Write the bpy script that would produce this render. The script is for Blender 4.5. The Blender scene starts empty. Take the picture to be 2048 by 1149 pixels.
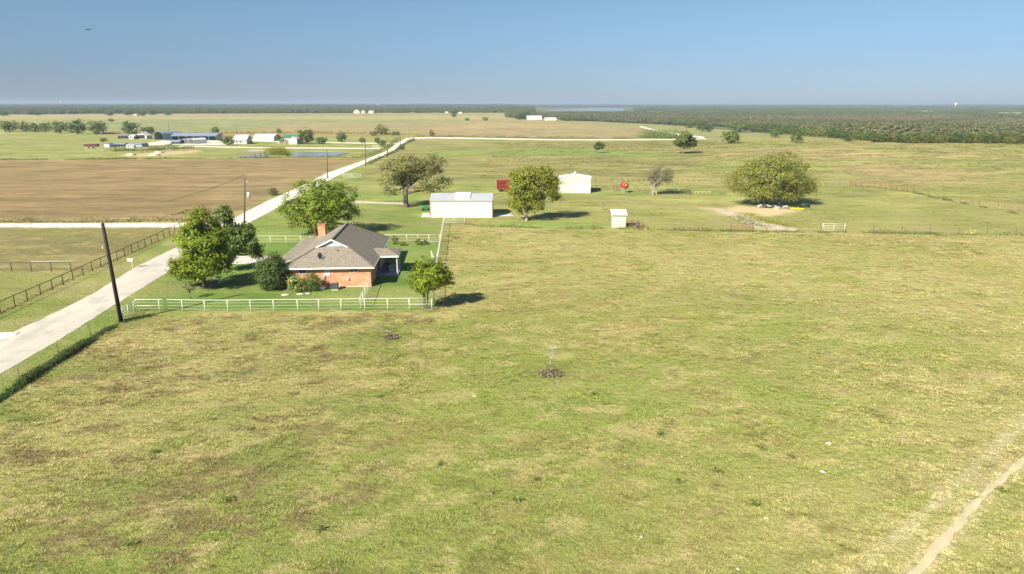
import bpy, math, random
import numpy as np
from mathutils import Vector
R = math.radians
random.seed(7); rng = np.random.default_rng(7)
scn = bpy.context.scene
col = scn.collection

# ------------------------------------------------------------------ camera model
F = 1365.0; CX = 1024.0; CY = 574.5; CH = 22.0
PIT = math.atan((CY-206.0)/F); CP, SP = math.cos(PIT), math.sin(PIT)

# ------------------------------------------------------------------ noise
def _h(ix, iy, s):
    n = (ix.astype(np.int64)*374761393 + iy.astype(np.int64)*668265263 + s*1442695041) & 0xffffffff
    n = ((n ^ (n >> 13))*1274126177) & 0xffffffff
    return ((n ^ (n >> 16)) & 0xffffff)/float(0xffffff)
def vn(x, y, s=0):
    x = np.asarray(x, float); y = np.asarray(y, float)
    ix = np.floor(x); iy = np.floor(y); fx = x-ix; fy = y-iy
    fx = fx*fx*(3-2*fx); fy = fy*fy*(3-2*fy)
    a = _h(ix, iy, s); b = _h(ix+1, iy, s); c = _h(ix, iy+1, s); d = _h(ix+1, iy+1, s)
    return (a*(1-fx)+b*fx)*(1-fy)+(c*(1-fx)+d*fx)*fy
def fbm(x, y, s=0, o=4):
    t = 0; a = .5; n = 0
    for k in range(o):
        t = t+a*vn(x*2**k+k*17.3, y*2**k-k*9.1, s+k); n += a; a *= .5
    return t/n
def ss(e0, e1, x):
    t = np.clip((np.asarray(x, float)-e0)/(e1-e0), 0, 1); return t*t*(3-2*t)

# ------------------------------------------------------------------ terrain height
LAKE = None; POND = None
def Zf(x, y):
    x = np.asarray(x, float); y = np.asarray(y, float)
    d = np.hypot(x, y)
    z = 4.3*np.exp(-((x-215)/150)**2-((y-320)/95)**2)
    z = z-6.0*ss(400, 700, y)*ss(-40, 220, x)
    z = z+5.0*(fbm(x/900, y/900, 5, 3)-.45)*ss(2200, 5000, d)
    z = z+0.5*(fbm(x/60, y/60, 9, 2)-.5)*ss(150, 260, y)*ss(-60, 0, x)
    # rough pasture
    hx = np.where(y < 70, -38.9-(y-47.8)*.15+1.5, -8.0-(y-72)*.072)
    m = ss(0, 3, x-hx)*(1-ss(118, 124, y))
    z = z+m*(.42*(fbm(x/11, y/9, 21, 3)-.5)+.09*(fbm(x/1.9, y/1.5, 22, 2)-.5))
    z = z+(1-m)*ss(135, 150, y)*.06*(fbm(x/6, y/6, 23, 2)-.5)*(1-ss(400, 600, d))
    # water basins
    z = z-1.9*blob(x, y, POND, 4) if POND is not None else z
    if LAKE is not None:
        z = z*(1-blob(x, y, LAKE, 60))+(-9.5)*blob(x, y, LAKE, 60)
    return z
def sdist(x, y, poly):
    """signed distance: positive inside"""
    x = np.asarray(x, float); y = np.asarray(y, float)
    best = np.full(x.shape, 1e18); ins = np.zeros(x.shape, bool)
    n = len(poly)
    for i in range(n):
        x0, y0 = poly[i]; x1, y1 = poly[(i+1) % n]
        dx, dy = x1-x0, y1-y0; L = dx*dx+dy*dy+1e-9
        t = np.clip(((x-x0)*dx+(y-y0)*dy)/L, 0, 1)
        q = (x-x0-t*dx)**2+(y-y0-t*dy)**2
        best = np.minimum(best, q)
        c = ((y0 > y) != (y1 > y)) & (x < (x1-x0)*(y-y0)/((y1-y0) if y1 != y0 else 1e-9)+x0)
        ins ^= c
    return np.sqrt(best)*np.where(ins, 1, -1)
def blob(x, y, poly, w):
    return ss(-w*.5, w*.5, sdist(x, y, poly))
def Z(x, y): return float(Zf(np.array([x]), np.array([y]))[0])
def ray(u, v):
    return (u-CX, F*CP+(CY-v)*SP, -F*SP+(CY-v)*CP)
def G(u, v, flat=None):
    rx, ry, rz = ray(u, v)
    z = 0.0 if flat is None else flat
    for _ in range(10 if flat is None else 1):
        s = (CH-z)/max(-rz, .5)
        if flat is None: z = .5*z+.5*Z(rx*s, ry*s)
    s = (CH-z)/max(-rz, .5)
    return Vector((rx*s, ry*s, z))
def HT(v, Y):                  # world height of pixel row v at depth Y
    _, ry, rz = ray(0, v); return CH+rz*Y/ry
def XX(u, v, Y):
    rx, ry, _ = ray(u, v); return rx*Y/ry
POND = [tuple(G(a, b, 0)[:2]) for a, b in [(583,313.5),(640,314),(672,311),(696,305.5),(650,303.5),(590,304.5),(575,309)]]
POND2 = [tuple(G(a, b, 0)[:2]) for a, b in [(470,317),(534,316.5),(536,311),(505,310),(480,313)]]
LAKE = [tuple(G(a, b, -7.5)[:2]) for a, b in [(1072,220.5),(1120,223.5),(1235,224),(1252,221),(1245,216.5),(1205,215.8),(1150,218.2)]]

# ------------------------------------------------------------------ materials
MATS = {}
def nodes(name):
    m = bpy.data.materials.new(name); m.use_nodes = True
    nt = m.node_tree; nt.nodes.clear()
    out = nt.nodes.new('ShaderNodeOutputMaterial'); b = nt.nodes.new('ShaderNodeBsdfPrincipled')
    nt.links.new(b.outputs[0], out.inputs[0])
    return m, nt, b
def N(nt, t, **k):
    n = nt.nodes.new(t)
    for a, v in k.items():
        if a.startswith('i_'): n.inputs[a[2:].replace('_', ' ')].default_value = v
        else: setattr(n, a, v)
    return n
def mixc(nt, fac, a, b, mode='MIX'):
    n = nt.nodes.new('ShaderNodeMix'); n.data_type = 'RGBA'; n.blend_type = mode
    for sock, v in ((n.inputs['Factor'], fac), (n.inputs['A'], a), (n.inputs['B'], b)):
        if sock.name == 'Factor' and not hasattr(v, 'links') : n.inputs[0].default_value = v; continue
        if hasattr(v, 'links'):
            nt.links.new(v, n.inputs[0] if sock.name == 'Factor' else [s for s in n.inputs if s.name == sock.name and s.type == 'RGBA'][0])
        else:
            [s for s in n.inputs if s.name == sock.name and s.type == 'RGBA'][0].default_value = (*v[:3], 1)
    return [s for s in n.outputs if s.type == 'RGBA'][0]
def noise(nt, vec, scale, detail=3, rough=.55):
    n = N(nt, 'ShaderNodeTexNoise'); n.inputs['Scale'].default_value = scale
    n.inputs['Detail'].default_value = detail; n.inputs['Roughness'].default_value = rough
    if vec is not None: nt.links.new(vec, n.inputs['Vector'])
    return n.outputs['Fac']
def ramp(nt, fac, a, b):
    n = N(nt, 'ShaderNodeMapRange'); n.interpolation_type = 'SMOOTHSTEP'
    n.inputs[1].default_value = a; n.inputs[2].default_value = b
    nt.links.new(fac, n.inputs[0]); return n.outputs[0]
def mulf(nt, a, b):
    n = N(nt, 'ShaderNodeMath', operation='MULTIPLY')
    for i, v in enumerate((a, b)):
        if hasattr(v, 'links'): nt.links.new(v, n.inputs[i])
        else: n.inputs[i].default_value = v
    return n.outputs[0]
def bump(nt, b, h, dist=.05, st=1.0):
    n = N(nt, 'ShaderNodeBump'); n.inputs['Strength'].default_value = st; n.inputs['Distance'].default_value = dist
    nt.links.new(h, n.inputs['Height']); nt.links.new(n.outputs[0], b.inputs['Normal'])
def M(name, c, rough=.7, metal=0, var=.18, scale=1.5, ribs=None, bmp=0.0, spec=.3, c2=None):
    if name in MATS: return MATS[name]
    m, nt, b = nodes(name)
    tc = N(nt, 'ShaderNodeTexCoord').outputs['Object']
    f = noise(nt, tc, scale, 4, .6)
    lo = tuple(v*(1-var) for v in c); hi = tuple(min(1, v*(1+var)) for v in c)
    cc = mixc(nt, ramp(nt, f, .3, .7), lo, c2 or hi)
    if bmp: bump(nt, b, noise(nt, tc, scale*8, 4, .6), bmp)
    if ribs:
        w = N(nt, 'ShaderNodeTexWave', wave_type='BANDS', bands_direction=ribs[0]); w.inputs['Scale'].default_value = ribs[1]
        w.inputs['Distortion'].default_value = 0; nt.links.new(tc, w.inputs['Vector'])
        bump(nt, b, w.outputs['Fac'], .02, .6)
        cc = mixc(nt, mulf(nt, ramp(nt, w.outputs['Fac'], .75, 1.), .12), cc, (.35, .34, .32))
    nt.links.new(cc, b.inputs['Base Color'])
    b.inputs['Roughness'].default_value = rough; b.inputs['Metallic'].default_value = metal
    b.inputs['Specular IOR Level'].default_value = spec
    MATS[name] = m; return m
def leafmat(name, c, dry=(.3, .25, .1), dryamt=.15, inst=False, trans=.35):
    m = bpy.data.materials.new(name); m.use_nodes = True; nt = m.node_tree; nt.nodes.clear()
    out = N(nt, 'ShaderNodeOutputMaterial'); b = N(nt, 'ShaderNodeBsdfPrincipled')
    b.inputs['Roughness'].default_value = .55; b.inputs['Specular IOR Level'].default_value = .25
    t = N(nt, 'ShaderNodeBsdfTranslucent'); mx = N(nt, 'ShaderNodeMixShader'); mx.inputs[0].default_value = trans
    geo = N(nt, 'ShaderNodeNewGeometry')
    rnd = geo.outputs['Random Per Island']
    if inst:
        at = N(nt, 'ShaderNodeAttribute', attribute_type='INSTANCER', attribute_name='cover'); base = at.outputs['Color']
        cc = mixc(nt, rnd, base, base)
        hs = N(nt, 'ShaderNodeHueSaturation'); nt.links.new(base, hs.inputs['Color'])
        v = N(nt, 'ShaderNodeMapRange'); v.inputs[3].default_value = .8; v.inputs[4].default_value = 1.2
        nt.links.new(rnd, v.inputs[0]); nt.links.new(v.outputs[0], hs.inputs['Value']); cc = hs.outputs[0]
    else:
        cc = mixc(nt, rnd, tuple(v*.72 for v in c), tuple(v*1.28 for v in c))
        f = noise(nt, geo.outputs['Position'], .9, 3)
        cc = mixc(nt, mulf(nt, ramp(nt, f, .52, .72), dryamt*2), cc, dry)
    nt.links.new(cc, b.inputs['Base Color'])
    tc = mixc(nt, .4, cc, (.22, .30, .03)) if not inst else cc
    nt.links.new(tc, t.inputs['Color'])
    nt.links.new(b.outputs[0], mx.inputs[1]); nt.links.new(t.outputs[0], mx.inputs[2]); nt.links.new(mx.outputs[0], out.inputs[0])
    MATS[name] = m; return m

WHITE = M('white_paint', (.56, .54, .45), .5, var=.05, bmp=.004)
CREAM = M('cream_metal', (.60, .57, .47), .45, var=.04, scale=.4, ribs=('X', 3.4))
CREAMP = M('cream_metal_plain', (.48, .455, .365), .45, var=.04, scale=.4)
GALV = M('galvanised_roof', (.50, .52, .53), .38, .35, var=.07, scale=.5, ribs=('X', 3.2))
WROOF = M('white_roof', (.60, .60, .56), .4, var=.04, scale=.4, ribs=('Y', 3))
BLUEM = M('blue_grey_metal', (.24, .29, .35), .42, .25, var=.12, scale=.5, ribs=('X', 2.5))
BLUEW = M('pale_blue_wall', (.30, .36, .42), .6, var=.12, scale=.8)
GREYW = M('grey_wall', (.42, .42, .40), .6, var=.1, scale=.6)
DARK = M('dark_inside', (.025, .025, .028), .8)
BLACKP = M('black_pipe', (.018, .016, .015), .6, var=.3)
POLEM = M('dark_pole', (.022, .016, .012), .75, var=.35, scale=6, bmp=.01)
WOODP = M('grey_pole_wood', (.10, .075, .055), .85, var=.3, scale=8, bmp=.01)
RUST = M('rusty_pipe', (.20, .085, .055), .8, var=.3, scale=3)
REDP = M('red_paint', (.30, .05, .035), .6, var=.25, scale=2)
BRICKTRIM = M('roof_fascia', (.76, .75, .70), .5, var=.05)
SIDING = M('blue_grey_siding', (.42, .50, .54), .6, var=.06)
GLASS = M('window_glass', (.03, .04, .05), .12, var=.2, spec=.6)
BARK = M('bark', (.13, .10, .075), .9, var=.4, scale=5, bmp=.04)
BARKP = M('pale_bark', (.27, .24, .20), .9, var=.35, scale=4, bmp=.04)
CONC = M('concrete', (.46, .42, .36), .85, var=.1, scale=1, bmp=.004)
GREENR = M('green_roof', (.05, .16, .11), .5, var=.1)
TANM = M('tan_wall', (.50, .38, .27), .7, var=.1)
ORR = M('orange_roof', (.48, .24, .15), .7)
YEL = M('yellow_paint', (.55, .45, .02), .45, var=.1)
YELP = M('pale_yellow_paint', (.46, .38, .13), .6, var=.15)
GREENP = M('green_paint', (.03, .22, .06), .45)
GREYM = M('dark_grey_metal', (.07, .08, .09), .5, .3)
STONE = M('pale_stone', (.42, .39, .31), .9, var=.2, scale=6, bmp=.02)
WOODO = M('weathered_wood', (.22, .17, .13), .9, var=.35, scale=7, bmp=.01)
BIRDM = M('dark_feathers', (.06, .055, .05), .8)

def brick_mat():
    m, nt, b = nodes('orange_brick'); tc = N(nt, 'ShaderNodeTexCoord').outputs['Object']
    sx = N(nt, 'ShaderNodeSeparateXYZ'); nt.links.new(tc, sx.inputs[0])
    a = N(nt, 'ShaderNodeMath', operation='ADD'); nt.links.new(sx.outputs[0], a.inputs[0]); nt.links.new(sx.outputs[1], a.inputs[1])
    cb = N(nt, 'ShaderNodeCombineXYZ'); nt.links.new(a.outputs[0], cb.inputs[0]); nt.links.new(sx.outputs[2], cb.inputs[1])
    br = N(nt, 'ShaderNodeTexBrick'); nt.links.new(cb.outputs[0], br.inputs['Vector'])
    br.inputs['Scale'].default_value = 1; br.inputs['Brick Width'].default_value = .24; br.inputs['Row Height'].default_value = .09
    br.inputs['Mortar Size'].default_value = .012; br.inputs['Color1'].default_value = (.54, .20, .085, 1); br.inputs['Color2'].default_value = (.38, .12, .05, 1)
    br.inputs['Mortar'].default_value = (.46, .30, .20, 1); br.inputs['Bias'].default_value = -.2
    n1 = noise(nt, cb.outputs[0], 1.3, 6, .8)
    c = mixc(nt, mulf(nt, ramp(nt, n1, .46, .60), .75), br.outputs[0], (.62, .36, .20))
    n2 = noise(nt, cb.outputs[0], 6.5, 4, .8)
    c = mixc(nt, mulf(nt, ramp(nt, n2, .54, .60), .6), c, (.20, .085, .055))
    nt.links.new(c, b.inputs['Base Color']); b.inputs['Roughness'].default_value = .88
    bump(nt, b, br.outputs['Fac'], -.01, .5)
    return m
BRICK = brick_mat()
def shingle_mat():
    m, nt, b = nodes('shingles'); tc = N(nt, 'ShaderNodeTexCoord').outputs['Object']
    geo = N(nt, 'ShaderNodeNewGeometry')
    sx = N(nt, 'ShaderNodeSeparateXYZ'); nt.links.new(tc, sx.inputs[0])
    sn = N(nt, 'ShaderNodeSeparateXYZ'); nt.links.new(geo.outputs['Normal'], sn.inputs[0])
    a = N(nt, 'ShaderNodeMath', operation='ADD'); nt.links.new(sx.outputs[0], a.inputs[0]); nt.links.new(sx.outputs[1], a.inputs[1])
    z = N(nt, 'ShaderNodeMath', operation='MULTIPLY'); nt.links.new(sx.outputs[2], z.inputs[0]); z.inputs[1].default_value = 2.2
    cb = N(nt, 'ShaderNodeCombineXYZ'); nt.links.new(a.outputs[0], cb.inputs[0]); nt.links.new(z.outputs[0], cb.inputs[1])
    br = N(nt, 'ShaderNodeTexBrick'); nt.links.new(cb.outputs[0], br.inputs['Vector'])
    br.inputs['Scale'].default_value = 1; br.inputs['Brick Width'].default_value = .34; br.inputs['Row Height'].default_value = .19
    br.inputs['Mortar Size'].default_value = .018; br.inputs['Color1'].default_value = (.265, .23, .175, 1); br.inputs['Color2'].default_value = (.165, .14, .105, 1)
    br.inputs['Mortar'].default_value = (.10, .09, .075, 1)
    n2 = noise(nt, tc, 3.5, 5, .8)
    c = mixc(nt, mulf(nt, ramp(nt, n2, .35, .7), .5), br.outputs[0], (.30, .25, .185))
    nt.links.new(c, b.inputs['Base Color']); b.inputs['Roughness'].default_value = .93; b.inputs['Specular IOR Level'].default_value = .15
    bump(nt, b, br.outputs['Fac'], -.02, .6)
    return m
SHING = shingle_mat()
def ground_mat():
    m, nt, b = nodes('ground_cover')
    P = N(nt, 'ShaderNodeNewGeometry').outputs['Position']
    cov = N(nt, 'ShaderNodeAttribute', attribute_name='cover').outputs['Color']
    kw = N(nt, 'ShaderNodeAttribute', attribute_name='kindw').outputs['Color']
    sp = N(nt, 'ShaderNodeSeparateColor'); nt.links.new(kw, sp.inputs[0]); wild, plow, mown = sp.outputs[0], sp.outputs[1], sp.outputs[2]
    mp = N(nt, 'ShaderNodeMapping'); mp.inputs['Scale'].default_value = (.55, 1, 1); mp.inputs['Rotation'].default_value = (0, 0, R(-14)); nt.links.new(P, mp.inputs[0]); PS = mp.outputs[0]
    n1 = noise(nt, PS, .55, 5, .65); n2 = noise(nt, P, 2.6, 5, .7); n3 = noise(nt, P, 9.0, 4, .75); n4 = noise(nt, PS, .14, 4, .6)
    n5 = noise(nt, P, 28.0, 2, .7)
    # straw and dark clumps on wild ground
    c = mixc(nt, mulf(nt, ramp(nt, n1, .52, .68), mulf(nt, wild, .25)), cov, (.40, .33, .15))
    c = mixc(nt, mulf(nt, ramp(nt, n2, .52, .68), mulf(nt, wild, .30)), c, (.17, .15, .05))
    c = mixc(nt, mulf(nt, ramp(nt, n4, .54, .66), mulf(nt, wild, .15)), c, (.16, .21, .05))
    c = mixc(nt, mulf(nt, ramp(nt, n3, .52, .70), mulf(nt, wild, .40)), c, (.42, .37, .18))
    c = mixc(nt, mulf(nt, ramp(nt, n3, .46, .30), mulf(nt, wild, .45)), c, (.11, .12, .03))
    # mown: soft streaks
    c = mixc(nt, mulf(nt, ramp(nt, n1, .46, .70), mulf(nt, mown, .5)), c, (.32, .28, .115))
    c = mixc(nt, mulf(nt, ramp(nt, n3, .45, .75), mulf(nt, mown, .35)), c, (.10, .15, .03))
    big = noise(nt, PS, .045, 5, .65)
    c = mixc(nt, mulf(nt, ramp(nt, big, .48, .68), .30), c, (.26, .22, .10))
    c = mixc(nt, mulf(nt, ramp(nt, n2, .46, .66), mulf(nt, mown, .7)), c, (.155, .165, .05))
    c = mixc(nt, mulf(nt, ramp(nt, n4, .50, .66), mulf(nt, mown, .7)), c, (.33, .29, .13))
    # plough rows
    mr = N(nt, 'ShaderNodeMapping'); mr.inputs['Scale'].default_value = (.05, 1.0, 1); mr.inputs['Rotation'].default_value = (0, 0, R(3)); nt.links.new(P, mr.inputs[0])
    r1 = noise(nt, mr.outputs[0], .9, 5, .75); r2 = noise(nt, mr.outputs[0], .16, 3, .6)
    c = mixc(nt, mulf(nt, ramp(nt, r1, .40, .62), mulf(nt, plow, .55)), c, (.145, .098, .048))
    c = mixc(nt, mulf(nt, ramp(nt, r2, .48, .66), mulf(nt, plow, .30)), c, (.33, .245, .13))
    c = mixc(nt, mulf(nt, ramp(nt, n2, .5, .75), mulf(nt, plow, .45)), c, (.34, .255, .14))
    vv = N(nt, 'ShaderNodeMapRange'); vv.inputs[1].default_value = .25; vv.inputs[2].default_value = .75; vv.inputs[3].default_value = .72; vv.inputs[4].default_value = 1.28
    nt.links.new(n5, vv.inputs[0])
    hs = N(nt, 'ShaderNodeHueSaturation'); nt.links.new(c, hs.inputs['Color']); nt.links.new(vv.outputs[0], hs.inputs['Value'])
    nt.links.new(hs.outputs[0], b.inputs['Base Color']); b.inputs['Roughness'].default_value = .95; b.inputs['Specular IOR Level'].default_value = .1
    ad = N(nt, 'ShaderNodeMath', operation='MULTIPLY_ADD'); nt.links.new(n2, ad.inputs[0]); ad.inputs[1].default_value = 2.0; nt.links.new(n3, ad.inputs[2])
    ad2 = N(nt, 'ShaderNodeMath', operation='MULTIPLY_ADD'); nt.links.new(n1, ad2.inputs[0]); ad2.inputs[1].default_value = 3.5; nt.links.new(ad.outputs[0], ad2.inputs[2])
    bump(nt, b, ad2.outputs[0], .13, .9)
    return m
def gravel_mat(name, c, c2, worn=(.30, .27, .22)):
    m, nt, b = nodes(name); P = N(nt, 'ShaderNodeNewGeometry').outputs['Position']
    mp = N(nt, 'ShaderNodeMapping'); mp.inputs['Scale'].default_value = (1, .12, 1); mp.inputs['Rotation'].default_value = (0, 0, R(4)); nt.links.new(P, mp.inputs[0])
    a = noise(nt, mp.outputs[0], .8, 5, .7); d = noise(nt, P, 6, 4, .8); e = noise(nt, P, .35, 4, .6)
    cc = mixc(nt, ramp(nt, a, .35, .65), c, c2)
    cc = mixc(nt, mulf(nt, ramp(nt, e, .50, .66), .6), cc, worn)
    cc = mixc(nt, mulf(nt, ramp(nt, d, .5, .75), .25), cc, tuple(v*.7 for v in c))
    nt.links.new(cc, b.inputs['Base Color']); b.inputs['Roughness'].default_value = .92
    bump(nt, b, d, .02); MATS[name] = m; return m
GROUNDM = ground_mat()
ROADM = gravel_mat('chip_seal', (.40, .365, .29), (.47, .435, .355), (.31, .28, .225))
ROADW = gravel_mat('pale_road_gravel', (.55, .50, .40), (.64, .59, .48), (.45, .40, .31))
YARDM = gravel_mat('yard_gravel', (.46, .42, .33), (.56, .51, .41), (.34, .32, .2))
CALICHE = gravel_mat('white_gravel', (.60, .54, .42), (.70, .64, .52), (.48, .42, .32))
DIRTM = gravel_mat('bare_dirt', (.40, .335, .225), (.45, .385, .27), (.28, .25, .13))
PATHM = gravel_mat('worn_soil', (.49, .40, .25), (.42, .35, .21), (.33, .30, .15))
def water_mat():
    m, nt, b = nodes('pond_water'); P = N(nt, 'ShaderNodeNewGeometry').outputs['Position']
    b.inputs['Base Color'].default_value = (.20, .20, .17, 1); b.inputs['Roughness'].default_value = .22
    b.inputs['Specular IOR Level'].default_value = .5
    bump(nt, b, noise(nt, P, 1.2, 4), .004, .3); return m
WATER = water_mat()

# ------------------------------------------------------------------ mesh helpers
def tag(o, label=None, cat=None, group=None, kind=None):
    if label: o['label'] = label
    if cat: o['category'] = cat
    if group: o['group'] = group
    if kind: o['kind'] = kind
    return o
def thing(name, label, cat, loc, rotz=0, group=None):
    o = bpy.data.objects.new(name, None); col.objects.link(o)
    o.empty_display_size = .2; o.location = loc; o.rotation_euler = (0, 0, rotz)
    return tag(o, label, cat, group)
def fast(name, V, Fq, mat, parent=None, k=4, smooth=False, loc=None, link=True):
    me = bpy.data.meshes.new(name); V = np.asarray(V, np.float32); Fq = np.asarray(Fq, np.int32)
    me.vertices.add(len(V)); me.vertices.foreach_set('co', V.ravel())
    me.loops.add(Fq.size); me.loops.foreach_set('vertex_index', Fq.ravel())
    me.polygons.add(len(Fq)); me.polygons.foreach_set('loop_start', np.arange(0, Fq.size, k, dtype=np.int32))
    me.update(calc_edges=True); me.materials.append(mat)
    if smooth: me.polygons.foreach_set('use_smooth', np.ones(len(Fq), bool))
    o = bpy.data.objects.new(name, me)
    if link: col.objects.link(o)
    if parent: o.parent = parent
    if loc is not None: o.location = loc
    return o
class MB:
    def __init__(s): s.v = []; s.f = []
    def box(s, x0, y0, z0, x1, y1, z1):
        n = len(s.v); s.v += [(x0,y0,z0),(x1,y0,z0),(x1,y1,z0),(x0,y1,z0),(x0,y0,z1),(x1,y0,z1),(x1,y1,z1),(x0,y1,z1)]
        s.f += [tuple(n+i for i in q) for q in ((3,2,1,0),(4,5,6,7),(0,1,5,4),(1,2,6,5),(2,3,7,6),(3,0,4,7))]; return s
    def bar(s, a, b, w, h=None):
        """square bar from a to b"""
        a = Vector(a); b = Vector(b); d = (b-a).normalized(); up = Vector((0,0,1)) if abs(d.z) < .95 else Vector((0,1,0))
        x = d.cross(up).normalized()*w/2; y = x.cross(d).normalized()*(h or w)/2; n = len(s.v)
        for p in (a, b): s.v += [tuple(p-x-y), tuple(p+x-y), tuple(p+x+y), tuple(p-x+y)]
        s.f += [tuple(n+i for i in q) for q in ((0,1,2,3),(7,6,5,4),(0,4,5,1),(1,5,6,2),(2,6,7,3),(3,7,4,0))]; return s
    def tube(s, pts, rs, n=8, cap=True):
        pts = [Vector(p) for p in pts]; rings = []
        if not hasattr(rs, '__len__'): rs = [rs]*len(pts)
        for i, p in enumerate(pts):
            d = (pts[min(i+1, len(pts)-1)]-pts[max(i-1, 0)]).normalized()
            up = Vector((0,0,1)) if abs(d.z) < .9 else Vector((1,0,0))
            x = d.cross(up).normalized(); y = x.cross(d).normalized(); b = len(s.v)
            for k in range(n):
                a = 2*math.pi*k/n; s.v.append(tuple(p+(x*math.cos(a)+y*math.sin(a))*rs[i]))
            rings.append(b)
        for i in range(len(rings)-1):
            for k in range(n): s.f.append((rings[i]+k, rings[i]+(k+1) % n, rings[i+1]+(k+1) % n, rings[i+1]+k))
        if cap: s.f.append(tuple(rings[0]+k for k in range(n))[::-1]); s.f.append(tuple(rings[-1]+k for k in range(n)))
        return s
    def poly(s, pts):
        n = len(s.v); s.v += [tuple(p) for p in pts]; s.f.append(tuple(range(n, n+len(pts)))); return s
    def slab(s, pts, t):
        """thick sheet under pts"""
        n = len(s.v); k = len(pts); s.v += [tuple(p) for p in pts]+[(p[0], p[1], p[2]-t) for p in pts]
        s.f.append(tuple(range(n, n+k))); s.f.append(tuple(range(n+2*k-1, n+k-1, -1)))
        for i in range(k): s.f.append((n+i, n+k+i, n+k+(i+1) % k, n+(i+1) % k))
        return s
    def prism(s, pts, axis, t):
        """2d outline (a,z) extruded along y (axis 'y') from t0 to t1 or along x"""
        k = len(pts); n = len(s.v)
        for q in t:
            for a, z in pts: s.v.append((a, q, z) if axis == 'y' else (q, a, z))
        s.f.append(tuple(range(n, n+k))); s.f.append(tuple(range(n+2*k-1, n+k-1, -1)))
        for i in range(k): s.f.append((n+i, n+(i+1) % k, n+k+(i+1) % k, n+k+i))
        return s
    def build(s, name, mat, parent=None, smooth=False, loc=None):
        me = bpy.data.meshes.new(name); me.from_pydata(s.v, [], s.f); me.validate(); me.materials.append(mat)
        import bmesh
        bm = bmesh.new(); bm.from_mesh(me); bmesh.ops.recalc_face_normals(bm, faces=bm.faces); bm.to_mesh(me); bm.free()
        if smooth:
            for p in me.polygons: p.use_smooth = True
        o = bpy.data.objects.new(name, me); col.objects.link(o)
        if parent: o.parent = parent
        if loc is not None: o.location = loc
        return o
def ellip(mb, c, r, nu=10, nv=7, jit=0):
    n = len(mb.v)
    for i in range(nv+1):
        t = math.pi*i/nv
        for k in range(nu):
            a = 2*math.pi*k/nu; j = 1+random.uniform(-jit, jit)
            mb.v.append((c[0]+r[0]*j*math.sin(t)*math.cos(a), c[1]+r[1]*j*math.sin(t)*math.sin(a), c[2]+r[2]*j*math.cos(t)))
    for i in range(nv):
        for k in range(nu): mb.f.append((n+i*nu+k, n+(i+1)*nu+k, n+(i+1)*nu+(k+1) % nu, n+i*nu+(k+1) % nu))

# ------------------------------------------------------------------ land cover
def pg(*pts): return [tuple(G(a, b, 0)[:2]) for a, b in pts]
GRN = np.array
ZONES = [  # polygon, colour, soft width, (wild, plow, mown)
 (pg((-3000,330),(-3000,262),(240,262),(450,262),(830,262),(800,285),(760,302),(740,314),(560,317),(-200,321)), (.20,.23,.075), 4, (.15,0,.5)),
 (pg((60,263),(100,245),(200,238),(830,240),(1000,241),(820,262)), (.175,.205,.10), 14, (.2,0,.2)),
 (pg((-3000,245),(-3000,232),(1020,230),(1060,236),(840,239),(200,238.5)), (.30,.25,.135), 25, (.4,0,.1)),
 (pg((260,234),(560,229),(990,228),(1000,231),(560,233)), (.19,.21,.10), 30, (.3,0,.1)),
 (pg((500,262),(560,248),(700,246),(830,249),(830,260)), (.26,.2,.13), 22, (.3,0,.1)),
 (pg((200,270),(430,264),(830,265),(830,272),(430,275),(250,276)), (.26,.17,.09), 8, (.8,0,0)),
 (pg((822,275),(840,247),(960,242),(1180,243),(1290,249),(1395,272),(1280,279),(1100,279)), (.27,.205,.125), 10, (.3,.25,.1)),
 (pg((840,262),(960,246),(1180,246),(1220,252),(1000,256)), (.31,.24,.14), 20, (.3,.2,.1)),
 (pg((830,284),(1400,288),(1480,300),(1340,362),(1180,366),(860,360),(700,352),(760,322),(800,300)), (.185,.175,.07), 8, (.5,0,.3)),
 (pg((840,300),(1120,300),(1350,315),(1300,322),(1000,314),(850,316)), (.15,.21,.055), 14, (.2,0,.4)),
 (pg((-3000,319),(0,322),(430,319),(600,316.5),(722,319),(690,332),(622,357),(552,387),(480,421),(415,443),(-3000,444)), (.245,.178,.095), 2.2, (.1,1,0)),
 (pg((-3000,440),(415,438),(392,447),(-3000,449)), (.42,.36,.18), 1.5, (.6,0,0)),
 (pg((-3000,456),(378,457),(345,477),(172,542),(-3000,546)), (.185,.16,.075), 2, (.9,0,.1)),
 (pg((-3000,546),(172,543),(0,620),(-1500,1100),(-3000,1100)), (.19,.215,.06), 2, (.3,0,.5)),
 (pg((0,626),(372,457),(398,459),(330,505),(200,580),(0,682),(-600,980),(-700,950)), (.20,.24,.065), 1.2, (.15,0,.8)),
 (pg((0,805),(242,645),(275,622),(865,620),(874,540),(889,449),(934,449),(990,430),(840,392),(720,350),(760,318),(700,340),(569,410),(493,450),(343,541),(240,604),(0,748),(-500,1050),(-300,1000)), (.165,.235,.055), 1.3, (.1,0,.6)),
 (pg((505,492),(560,480),(878,486),(862,618),(275,620),(240,635),(345,545),(440,500)), (.115,.20,.04), 1.5, (.0,0,.35)),
 (pg((720,350),(860,362),(1181,368),(1430,366),(1640,370),(1830,390),(2300,470),(2300,474),(1310,460),(934,449),(840,392)), (.245,.255,.085), 3, (.3,0,.8)),
 (pg((900,370),(1430,380),(1440,392),(1000,392),(880,380)), (.17,.24,.06), 6, (.2,0,.6)),
 (pg((940,455),(1240,458),(1240,448),(1010,440)), (.18,.25,.06), 3, (.2,0,.6)),
]
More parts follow.
